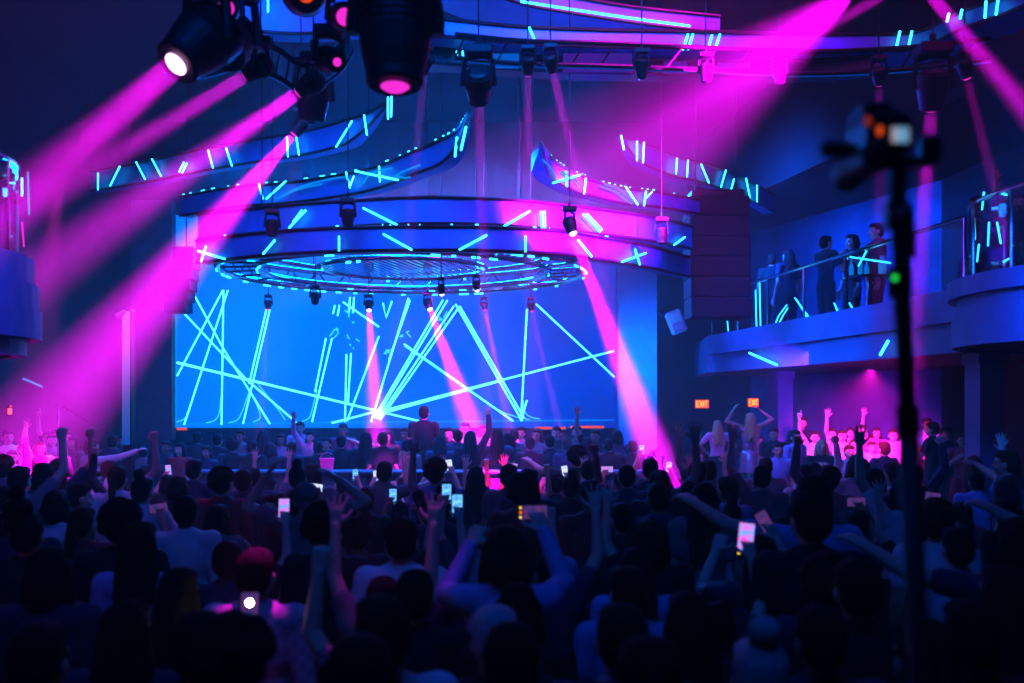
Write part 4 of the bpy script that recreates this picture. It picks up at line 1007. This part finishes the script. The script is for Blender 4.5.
# pink-lit revellers with arms up in front of the barrier
for i, (px, py, D, pose, lf, lab) in enumerate(((446, 472, 11.4, 'wave', 0, 'first of the pink-lit raised arms, nearest the white phone'), (462, 474, 11.0, 'reach', 0, 'pink-lit arm slanting up in front of the barrier middle'), (478, 473, 11.6, 'fist', 0, 'pink-lit raised fist in front of the barrier middle'),
        (500, 464, 11.2, 'both_up', 0, 'pink-lit person in the centre throwing both arms high'), (531, 461, 12.2, 'reach', 1, 'pink-lit arm bent over at the wrist, right of the centre reveller'), (556, 466, 11.0, 'fist', 0, 'person with one thin straight pink-lit arm up'),
        (571, 470, 11.4, 'wave', 1, 'pink-lit hand half raised left of the small white tilted phone'), (415, 484, 11.8, 'wave', 1, 'red-lit raised hand left of the white glowing phone'), (403, 470, 13.4, 'fist', 0, 'red-lit thin arm lifted before the barrier left of centre'),
        (290, 472, 12.4, 'both_up', 0, 'red-lit pair of lifted hands above the sideways white phone'), (700, 462, 12.6, 'fist', 0, 'pink arm lifted at the foot of the magenta beam'), (688, 478, 11.6, 'wave', 1, 'bright pink hand at the lower end of the magenta beam'),
        (724, 470, 12.0, 'wave', 0, 'hand with spread fingers just right of the magenta beam foot'), (660, 474, 12.2, 'wave', 0, 'hand lifted inside the magenta beam'))):
    byhand(px, py, D, pose, hair=hcyc[(i + 2) % 7], top=['black', 'grey', 'navy', 'white'][i % 4], left=bool(lf), skin=(0, 0, 1)[i % 3], label='person with the ' + lab)

# ---- guests standing on the stage behind the barrier
dj = ph(424, 413, 17.2, base=.42, hair='short', top='black', garment='t_shirt', label='tall dark figure standing above the stage guests at the middle of the barrier')
MB().bbox((P(424, 0, 17.2).x - .6, 16.8, .12), (P(424, 0, 17.2).x + .6, 17.6, .42), .02).build('stage_riser', DARKMETAL, label='low black riser under the tall figure on the stage', cat='riser')
stage_named = {0: None}
SG = [(143, 452, 15.8, 'grey', 'short', .3), (166, 447, 16.6, 'navy', 'short', 3.0), (188, 449, 15.9, 'red', 'bob', 2.8), (197, 438, 17.6, 'black', 'short', .4), (206, 452, 16.0, 'navy', 'long', 2.9), (218, 440, 17.0, 'black', 'short', 0),
 (228, 446, 16.1, 'black', 'curly', .2), (240, 436, 18.0, 'grey', 'short', 2.9), (250, 447, 16.0, 'black', 'short', 0), (263, 437, 17.4, 'black', 'long', 0), (281, 440, 18.2, 'pink', 'bob', 3.1), (300, 428, 19.0, 'pink', 'short', 3.14), (310, 437, 18.4, 'pink', 'long', 3.0),
 (292, 448, 16.0, 'navy', 'short', 0), (318, 448, 16.0, 'black', 'short', .1), (330, 444, 16.5, 'black', 'short', 2.9), (343, 430, 18.4, 'navy', 'short', 3.1), (349, 442, 16.3, 'black', 'short', 0), (365, 440, 16.2, 'black', 'long', 0), (380, 439, 16.1, 'black', 'short', 0),
 (389, 437, 17.6, 'red', 'bob', 2.6), (400, 446, 16.0, 'grey', 'short', -.4), (405, 434, 18.0, 'navy', 'short', 2.8), (440, 443, 16.2, 'navy', 'long', 0), (449, 434, 17.8, 'black', 'short', 3.0), (458, 436, 16.8, 'navy', 'short', 0), (466, 429, 18.6, 'white', 'short', 2.9),
 (476, 438, 16.0, 'black', 'long', 0), (483, 431, 18.4, 'pink', 'short', 3.0), (493, 437, 16.1, 'navy', 'long', 0), (507, 440, 16.4, 'black', 'bob', 0), (514, 436, 17.6, 'navy', 'short', 0), (521, 433, 18.2, 'pink', 'long', 2.9), (530, 444, 16.0, 'black', 'short', .2),
 (537, 435, 17.4, 'grey', 'bob', 2.7), (551, 442, 16.2, 'black', 'short', 0), (557, 433, 17.8, 'black', 'short', 2.9), (569, 445, 16.0, 'navy', 'short', 0), (576, 432, 17.6, 'grey', 'short', 3.0), (588, 444, 16.1, 'black', 'long', 0), (595, 436, 17.0, 'black', 'short', 2.9),
 (608, 445, 16.0, 'black', 'short', 0), (617, 437, 17.2, 'navy', 'bob', .3), (629, 447, 16.0, 'black', 'short', 0), (270, 449, 16.4, 'black', 'bob', 0), (154, 458, 15.5, 'black', 'bob', .2)]
for i, (px, py, D, top, hair, face) in enumerate(SG):
    ps = 'stand'; lf = False
    if i in (11, 20, 29): ps = 'clap'
    if i in (12, 27, 40): ps = 'wave'
    if i == 20: ps = 'reach'
    x, y, z, s = at_head(px, py, D, .12)
    person(x, y, z, s, ps, face, hair, ['black', 'brown', 'black'][i % 3], top, 't_shirt' if i % 3 else 'shirt', skin=i % 3 if i % 3 != 2 else 0, row='stage')
# ---- pink-lit booth crowd at one side
MB().bbox((-8.5, 12.5, 0), (-5.2, 19.5, .22), .02).build('booth_platform', FLOOR, kind='structure')
BL = [(8, 437, 15.6, 'stand', 'white', 'short', -2.4, 'pink-lit person in white at the edge of the booth'), (24, 450, 14.6, 'clap', 'pink', 'short', -2.2, 'brightest pink-lit person in the booth, hands together'), (40, 448, 15.2, 'wave', 'white', 'bob', -2.3, 'pink-lit person in white with a lifted hand in the booth'),
 (12, 458, 13.8, 'stand', 'white', 'long', -2.6, 'long-haired pink-lit person in white low in the booth'), (52, 440, 16.4, 'stand', 'pink', 'short', -2.6, 'pink-lit person behind the lifted hand in the booth'), (66, 437, 17.2, 'stand', 'black', 'short', -2.2, 'dim person in black at the back of the booth beside the slim stand'),
 (92, 447, 13.8, 'reach', 'white', 'short', -.6, 'man in a pale lilac shirt with his back turned, beside the booth'), (74, 443, 15.8, 'stand', 'grey', 'bob', 2.6, 'person in grey facing out behind the lilac shirt'), (113, 442, 16.0, 'stand', 'navy', 'short', .2, 'tall person in navy by the pillar light'), (124, 441, 16.6, 'stand', 'black', 'short', 2.9, 'person in black directly in front of the pillar light'),
 (88, 480, 11.2, 'stand', 'white', 'short', -1.0, 'man in white turned sideways, nearer of the white-shirted pair'), (110, 470, 12.0, 'stand', 'white', 'short', -1.2, 'man in white turned sideways, farther of the white-shirted pair'), (48, 436, 17.6, 'point', 'black', 'short', -2.8, 'dim person pointing up at the back of the booth'), (30, 437, 17.4, 'stand', 'pink', 'long', -2.8, 'pink-lit long-haired person at the back of the booth')]
for px, py, D, ps, top, hair, face, lab in BL:
    base = .22 if D > 12.6 and P(px, py, D).x < -5.2 else 0
    x, y, z, s = at_head(px, py, D, base)
    person(x, y, z, s, ps, face, hair, 'brown', top, 'shirt' if top == 'white' else 't_shirt', skin=0, label=lab)
# ---- crowd on the raised floor at the other side
MB().bbox((3.1, 15.6, 0), (7.6, 20.2, .25), .02).build('lounge_platform', FLOOR, kind='structure')
BR = [(705, 437, 18.0, 'stand', 'red', 'long', .6, 'woman with loose hair in dim red beside the magenta beam'), (723, 426, 17.6, 'hips', 'pink', 'long', 0, 'blonde dancer with her hand on her hip, cut-out top, back turned', 'blond'), (745, 419, 17.4, 'head_touch', 'sequin', 'long', 0, 'long blonde dancer in a glittering dress touching her hair', 'blond'),
 (771, 434, 17.0, 'stand', 'black', 'short', 2.8, 'man in black by the foot of the blue column'), (778, 450, 15.4, 'stand', 'blue', 'short', 3.1, 'man in a violet-blue T-shirt looking down'), (795, 437, 16.0, 'stand', 'blue', 'short', -2.6, 'man in a violet-blue polo shirt turning his head'), (802, 423, 18.6, 'stand', 'black', 'short', 3.0, 'man in black standing tallest behind the polo shirt'),
 (815, 437, 17.6, 'point', 'white', 'long', 2.8, 'pink-lit woman beside the polo shirt with one arm up'), (823, 447, 15.6, 'clap', 'black', 'bob', 2.9, 'person with pale hair in a black jacket in front of the pink crowd', 'blond'), (832, 434, 18.2, 'stand', 'white', 'short', 3.1, 'pink-lit laughing face in the middle of the lounge crowd'),
 (842, 436, 17.2, 'wave', 'white', 'long', 3.0, 'pink-lit woman with a lifted hand in the lounge crowd'), (851, 433, 18.4, 'stand', 'white', 'short', 3.0, 'pink-lit man in white right of the laughing face'), (862, 431, 17.8, 'stand', 'pink', 'short', 3.1, 'pink-lit man in pink behind the white V-neck'), (858, 445, 16.4, 'stand', 'white', 'long', 3.0, 'pink-lit woman in a white V-neck'),
 (876, 433, 18.6, 'wave', 'pink', 'bob', 3.1, 'pink-lit person with fingers spread under the purple wall'), (893, 435, 17.0, 'point', 'white', 'short', 3.0, 'pink-lit man pointing one finger straight up beside the pole'), (848, 452, 15.5, 'stand', 'pink', 'short', 3.1, 'pink-lit boyish face low in front of the white V-neck'), (884, 449, 15.4, 'stand', 'navy', 'short', .3, 'man in navy with his back turned in front of the pink crowd'),
 (932, 429, 16.2, 'clap', 'black', 'short', .9, 'bald man in a black T-shirt beside the pole, hands together'), (927, 424, 18.4, 'stand', 'white', 'short', 3.0, 'dim person in white half hidden behind the man in black'), (946, 434, 17.8, 'stand', 'navy', 'curly', 3.0, 'curly dim person right of the man in black'), (962, 440, 15.9, 'clap', 'red', 'long', 2.8, 'woman in dim red by the near column'),
 (1006, 463, 9.6, 'reach', 'black', 'short', .9, 'man in black leaning with an arm out beside the near column'), (760, 441, 18.8, 'stand', 'grey', 'bob', 3.0, 'dim person between the glittering dress and the column'), (868, 452, 16.2, 'stand', 'white', 'short', 3.1, 'pink-lit person low beside the man in navy'), (905, 442, 18.2, 'stand', 'grey', 'short', 2.9, 'dim person right behind the pole')]
for rec in BR:
    px, py, D, ps, top, hair, face, lab = rec[:8]; hc = rec[8] if len(rec) > 8 else 'brown'
    base = .25 if D > 15.65 else 0
    if lab.startswith(('blonde dancer', 'long blonde')): base = .55
    x, y, z, s = at_head(px, py, D, base)
    g = 'dress' if top in ('sequin',) else 't_shirt'
    if 'man in black T' in lab: hair = None
    person(x, y, z, s, ps, face, hair, hc, top, g, skin=0 if 'pink-lit' in lab else 1, left=('pointing one' in lab), label=lab)
q = P(734, 0, 17.5); MB().bbox((q.x - .38, 17.05, .25), (q.x + .75, 17.9, .55), .02).build('dance_podium', DARKMETAL, label='low dark podium under the two blonde dancers', cat='podium')
# ---- people on the balconies
def onb(px, py, D, lab, **k):
    x, y, z, s = at_head(px, py, D, 3.3, .8, 1.15); person(x, y, z, s, label=lab, **k)
onb(826, 243, 16.6, 'dark figure leaning over the balcony table, seen in silhouette', pose='clap', hair='short', top='black', face=-1.2, lean=0)
onb(852, 228, 17.3, 'taller dark figure at the balcony table next to the leaning one', pose='stand', hair='bob', top='black', face=1.8)
onb(876, 226, 16.2, 'dim figure at the balcony table closest to the tripod', pose='drink', hair='short', top='red', face=1.6)
onb(788, 256, 18.2, 'dim person behind the glass railing at the far end of the balcony', pose='stand', hair='long', top='navy', face=.4)
onb(772, 260, 19.0, 'second dim person at the far end of the balcony railing', pose='stand', hair='short', top='black', face=-.4)
x, y, z, s = at_head(1000, 196, 9.8, 3.25, .7, 1.15); person(x + .35, y + .3, z, s, 'wave', 2.4, 'short', 'black', 'black', label='dark figure with raised hand above the curved glass railing', skin=1)
x, y, z, s = at_head(958, 205, 13.0, 3.3, .7, 1.15); person(x + .25, y, z, s, 'stand', 1.2, 'short', 'black', 'black', label='dim figure on the balcony between the tripod and the rounded end', skin=1)
x, y, z, s = at_head(8, 118, 8.2, 3.4, .7, 1.15); person(x - .55, y, z, s, 'stand', -1.0, 'short', 'black', 'black', label='dark figure standing behind the drum balcony railing', skin=1)
# balcony table with bottles and glasses
tb = empty('bar_table', (5.85, 16.6, 3.3), label='round glass bar table on the balcony crowded with lit bottles', cat='table')
tb.location = (P(868, 0, 15.5).x, 15.5, 3.3)
MB().lathe([(.02, .98), (.38, .98), (.4, 1.0), (.38, 1.02), (.02, 1.02)], 32).build('table_top', CHROME, tb, smooth=False)
MB().lathe([(.04, .02), (.04, .98)], 12).build('leg', CHROME, tb); MB().lathe([(.3, 0), (.3, .02), (.05, .05)], 24).build('base', DARKMETAL, tb)
for k in range(5):
    a = k * 1.3; p = tb.location + V((math.cos(a) * .25, math.sin(a) * .25, 1.02))
    o = empty('bottle', p, label='small lit bottle on the balcony table', cat='bottle', group='bottles on the balcony table')
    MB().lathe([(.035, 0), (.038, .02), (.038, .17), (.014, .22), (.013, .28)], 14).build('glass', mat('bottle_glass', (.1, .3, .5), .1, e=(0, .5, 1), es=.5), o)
    MB().lathe([(.016, .27), (.016, .3)], 12).build('cap', mat('bottle_cap', (.5, .4, .6), .3, .8), o)
#@@FILL
# ---- the packed floor: rows of people facing the stage
ORD = 'first second third fourth fifth sixth seventh eighth ninth tenth eleventh twelfth thirteenth fourteenth fifteenth sixteenth seventeenth eighteenth nineteenth twentieth'.split() + ['twenty-' + a for a in 'first second third fourth fifth sixth seventh eighth ninth'.split()]
rowsD = [5.5, 6.1, 6.8, 7.6, 8.5, 9.5, 10.6, 11.7]
for ri, D in enumerate(rowsD):
    xl, xr = -.53 * D, .53 * D
    if D > 12: xl, xr = max(xl, -5.6), min(xr, 5.4)
    x = xl + rnd.uniform(0, .3)
    while x < xr:
        yy = D + rnd.uniform(-.18, .18)
        pxx = 512 + x / D * F
        if D > 11 and 170 < pxx < 650: x += .3; continue
        if free(x, yy, .47) and not (abs(x - 0.9) < .25 and yy < 3):
            s = rnd.uniform(.91, 1.06); hair = rnd.choice(['short', 'short', 'long', 'bob', 'curly', 'ponytail', 'short', 'bun'])
            pose = rnd.choice(['stand', 'stand', 'stand', 'stand', 'clap', 'drink', 'wave' if D > 7 else 'stand', 'fist' if D > 9 else 'clap'])
            person(x, yy, 0, s, pose, rnd.uniform(-.35, .35), hair, rnd.choice(['black', 'black', 'brown']), rnd.choice(['black', 'black', 'navy', 'grey', 'navy', 'red', 'blue', 'white'] if D > 6 else ['black', 'navy', 'black']), rnd.choice(['t_shirt', 'shirt']), skin=rnd.choice([0, 0, 1, 2]), left=rnd.random() < .5, row=ri)
        x += rnd.uniform(.5, .72)
DESC = {'short': 'short-haired', 'long': 'long-haired', 'bob': 'bob-haired', 'curly': 'curly-haired', 'ponytail': 'ponytailed', 'bun': 'bun-haired', None: 'bald'}
PDESC = {'stand': '', 'clap': ', hands together', 'drink': ', hand to chest', 'wave': ', hand up', 'fist': ', fist up', 'reach': ', arm out'}
for key in set(p['row'] for p in PEOPLE if p['row'] is not None):
    g = sorted([p for p in PEOPLE if p['row'] == key], key=lambda p: p['x'] / p['y'])
    for i, p in enumerate(g):
        if key == 'stage':
            side = ['%s from the pier end' % ORD[i]] if i < 29 else ['%s from the beam end' % ORD[len(g) - 1 - i]]
            p['o']['label'] = '%s guest in %s behind the stage barrier%s, %s' % (DESC[p['hair']], p['top'], PDESC[p['pose']], side[0]); p['o']['group'] = 'guests on the stage'
        else:
            rn = ORD[len(rowsD) - 1 - key]
            p['o']['label'] = '%s person in %s%s, %s from left, %s crowd row from the barrier' % (DESC[p['hair']], p['top'], PDESC[p['pose']], ORD[i], rn); p['o']['group'] = 'crowd on the dance floor'
RAD = {'reach': .32, 'head_touch': .34, 'both_up': .31, 'hips': .29, 'wave': .27, 'fist': .27, 'phone_mid': .27, 'phone_high': .26, 'point': .26}
# settle the crowd: nobody stands inside a neighbour
for it in range(130):
    moved = False
    for i, a in enumerate(PEOPLE):
        for b in PEOPLE[i + 1:]:
            dx, dy = b['x'] - a['x'], b['y'] - a['y']; d2 = dx * dx + dy * dy; lim = RAD.get(a['pose'], .23) + RAD.get(b['pose'], .23) - (.0 if a['y'] < 12.5 else .05)
            if d2 < lim * lim and abs(a['z'] - b['z']) < 1:
                d = math.sqrt(d2) or .01; k = (lim - d) * .26
                ux, uy = dx / d * .7, (dy / d if abs(dy) > .02 else .5)
                a['x'] -= ux * k; a['y'] -= uy * k; b['x'] += ux * k; b['y'] += uy * k; moved = True
    if not moved: break
for p in PEOPLE:
    if p['y'] < 20: p['x'] = max(p['x'], -8.1)
for p in PEOPLE: p['o'].location = (p['x'], p['y'], p['z'])
for h in HELD: phone_now(*h)
cup_at = hand_world(cup_rec)[0]
# drinking cup with a straw
cp = empty('drinking_cup', cup_at - V((0, 0, .06)), label='pale drinking cup with a straw held up right of the big pink phone', cat='cup')
MB().lathe([(.032, 0), (.045, .13), (.043, .13), (.03, .005)], 20, caps=True).build('cup', mat('cup_white', (.7, .72, .75), .4), cp)
MB().lathe([(.047, .128), (.047, .14), (.01, .145)], 20).build('lid', mat('cup_lid', (.8, .82, .85), .3), cp)
MB().tube([(0, 0, .13), (.012, 0, .24)], .005, 6).build('straw', mat('straw', (.7, .7, .75), .4), cp)
# phone light shining at the camera
pl = P(250, 610, 4.05)
o = phone(pl, 'dim', 'phone turned to the camera with its tiny white-hot lamp on, before the checked shirt', yaw=.1)
MB().ball((0, -.012, .03), (.015, .008, .015), 24, 16).build('flash_lamp', emit('flash', (1, .62, .3), 60), o)
pt = bpy.data.lights.new('flash_point', 'POINT'); pt.energy = .3; pt.color = (1, .7, .45); pt.shadow_soft_size = .02
po = bpy.data.objects.new('flash_point', pt); COL.objects.link(po); po.location = pl + V((0, -.06, .03))
# magenta bucket on the barrier
bk = empty('ice_bucket', P(327, 469, 14.97), label='small magenta-lit bucket standing on the stage barrier', cat='bucket')
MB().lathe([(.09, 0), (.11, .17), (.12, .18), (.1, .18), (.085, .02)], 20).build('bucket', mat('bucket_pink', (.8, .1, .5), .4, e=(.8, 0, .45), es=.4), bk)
MB().tube([(-.115, 0, .16), (-.08, 0, .24), (0, 0, .27), (.08, 0, .24), (.115, 0, .16)], .008, 6).build('handle', CHROME, bk)
bk.location.z = P(0, 470, 15).z

#@@TRIPOD
# ------------------------------------------------------------------ camera on its stand, close and out of focus
TD = 2.0
st = empty('camera_stand', P(916, 600, TD), label='tall thin black stand rising through the crowd and carrying the video camera', cat='stand')
st.location.z = 0
def tp(px, py, d=0): return P(px, py, TD) + V((0, d, 0))
top = tp(897, 185); low = tp(914, 560)
dirp = (low - top).normalized(); foot = top + dirp * ((top.z - .25) / -dirp.z)
def inst(mb, name, m, parent, smooth=False):
    return child(mb.build(name, m, smooth=smooth), parent)
mid = tp(908, 420)
inst(MB().tube([foot, mid], .021, 14), 'lower_tube', BLACK, st, True)
inst(MB().tube([mid, top], .0165, 14), 'upper_tube', BLACK, st, True)
for (x, y) in ((899, 283), (908, 420)):
    c = tp(x, y); inst(MB().tube([c - dirp * .03, c + dirp * .03], .024, 14), 'collar', DARKMETAL, st)
for a in (90, 210, 330):
    e_ = V((foot.x + math.cos(R(a)) * .28, foot.y + math.sin(R(a)) * .28, .012))
    lg = inst(MB().tube([foot + V((0, 0, .35)), e_], .011, 8), 'leg', BLACK, st)
    inst(MB().ball(e_, .014), 'rubber_foot', BLACK, st)
clp = inst(MB().bbox((-.022, -.022, -.03), (.022, .022, .03), .006, Matrix.Translation(tp(896, 215))), 'clamp', BLACK, st)
inst(MB().caps(tp(895, 215, -.022), tp(894, 216, -.045), .012, .01), 'knob', mat('white_knob', (.75, .75, .78), .4), st, True).name
inst(MB().ball(tp(891, 279, -.02), .005), 'status_light', emit('green_dot', (.02, .8, .1), 2.0), st)
inst(MB().tube([tp(911, 203, .01), tp(915, 258, .01)], .008, 10), 'side_rod', BLACK, st)
vc = empty('video_camera', tp(888, 168), label='small black video camera with glowing screen and orange lamp, on the thin stand', cat='camera')
inst(MB().bbox((-.045, -.05, -.04), (.045, .09, .045), .012, Matrix.Translation(tp(882, 138))), 'body', BLACK, vc)
inst(MB().bbox((-.03, -.04, -.012), (.028, .06, .014), .006, Matrix.Translation(tp(872, 114))), 'top_handle', BLACK, vc)
inst(MB().bbox((-.03, -.008, -.026), (.03, .008, .026), .004, Matrix.Translation(tp(887, 144, -.06))), 'monitor', BLACK, vc)
def lcd():
    m = emit('camera_lcd', (.3, .6, 1), .6); nt = m.node_tree; e = nt.nodes['Emission']
    t = nt.nodes.new('ShaderNodeTexCoord'); sp_ = nt.nodes.new('ShaderNodeSeparateXYZ'); r = nt.nodes.new('ShaderNodeValToRGB')
    r.color_ramp.elements[0].color = (.75, .55, .6, 1); r.color_ramp.elements[1].color = (.35, .4, .7, 1); x = r.color_ramp.elements.new(.55); x.color = (.2, .65, 1, 1)
    nt.links.new(t.outputs['Generated'], sp_.inputs[0]); nt.links.new(sp_.outputs['X'], r.inputs[0]); nt.links.new(r.outputs[0], e.inputs[0]); return m
inst(MB().box((-.0175, -.0095, -.015), (.0175, -.008, .015), Matrix.Translation(tp(887, 144, -.061))), 'screen', lcd(), vc)
inst(MB().ball(tp(867, 140, -.07), (.006, .004, .01)), 'tally_lamp', emit('tally_orange', (1, .12, .01), .8), vc)
inst(MB().ball(tp(859, 128, -.05), (.008, .004, .01)), 'side_lamp', emit('tally_dim', (.5, .05, .02), .5), vc)
inst(MB().caps(tp(852, 150), tp(829, 149), .014, .019), 'grip', BLACK, vc, True)
inst(MB().lathe([(.02, -.09), (.03, -.085), (.03, 0), (.034, .05), (.034, .09)], 20, Matrix.Translation(tp(862, 166)) @ Matrix.Rotation(R(-90), 4, 'X')), 'lens_barrel', BLACK, vc)
inst(MB().bbox((-.06, -.03, -.008), (.055, .04, .008), .004, Matrix.Translation(tp(896, 163))), 'mount_plate', BLACK, vc)
inst(MB().bbox((-.02, -.02, -.028), (.02, .02, .028), .006, Matrix.Translation(tp(929, 151))), 'receiver_box', BLACK, vc)
inst(MB().tube([tp(899, 165), tp(897, 200)], .017, 12), 'ball_head', BLACK, vc)

#@@LIGHTS
# ------------------------------------------------------------------ unseen added lamps: washes and fills without fixtures
area('front_blue_wash', (-1.0, 7.5, 8.3), (-1.5, 15, 4.8), 5, 1.5, 420, BLU, 90)
area('floor_blue_wash', (-.5, 1.5, 8.3), (-.5, 7, 0), 5, 2, 80, (0, .12, 1), 100)
area('stage_blue_down', (-2, 20.8, 7.0), (-1.8, 15, 1.5), 8, 1, 1700, BLU, 105)
area('ring_blue_fill', (-1.3, 16, 8.4), (-1.3, 16, 0), 6, 5, 650, BLU, 65)
area('balcony_blue', (2.5, 17.5, 6.4), (6.9, 19.5, 5.0), 1.5, 1.5, 520, (0, .1, 1), 75)
area('balcony_fascia_blue', (1.5, 13, 4.6), (5, 16, 3.3), 1.5, 1.5, 100, (0, .13, 1), 65)
area('bulge_blue', (3.2, 6.0, 4.2), (5.3, 8.6, 3.1), .8, .8, 50, (0, .12, 1), 45)
area('under_balcony_purple', (4.4, 16.5, 2.9), (7.0, 21.8, 2.0), 1, .6, 60, (.25, .03, 1), 75)
area('left_drum_blue', (-1.5, 5.5, 6.0), (-5, 8, 3.2), 1, 1, 40, (.05, .1, 1), 60)
area('pier_blue', (1.6, 19.2, 3.4), (2.9, 21.6, 3.0), .5, 1.5, 90, (0, .2, 1), 70)
area('magenta_top', (2.5, 11, 8.4), (1.2, 14, 5), 3, 2, 260, (1, 0, .75), 70)
area('purple_left', (-4.5, 9, 8.4), (-6.5, 15, 1), 3, 3, 70, (.85, 0, .6), 130)
area('purple_right', (5.0, 9.5, 8.4), (5, 16, 2), 3, 3, 60, (.8, 0, .7), 130)
spot('booth_pink', P(60, 180, 11), P(25, 458, 14.6), 13, 12000, (1, 0, .6), .05, .6)
spot('lounge_pink', (4.7, 13.0, 2.8), P(862, 440, 17.4), 30, 8000, (1, .005, .66), .05, .9)
spot('checked_pink', P(300, 120, 5.0), P(246, 603, 4.3), 9, 900, (1, 0, .6), .03, .5)
spot('fist_pink', P(420, 200, 5.2), P(362, 548, 3.9), 4, 700, (1, 0, .5), .03, .5)
spot('centre_pink', P(500, 300, 9), P(510, 480, 11.4), 16, 900, (1, 0, .35), .05, .6)
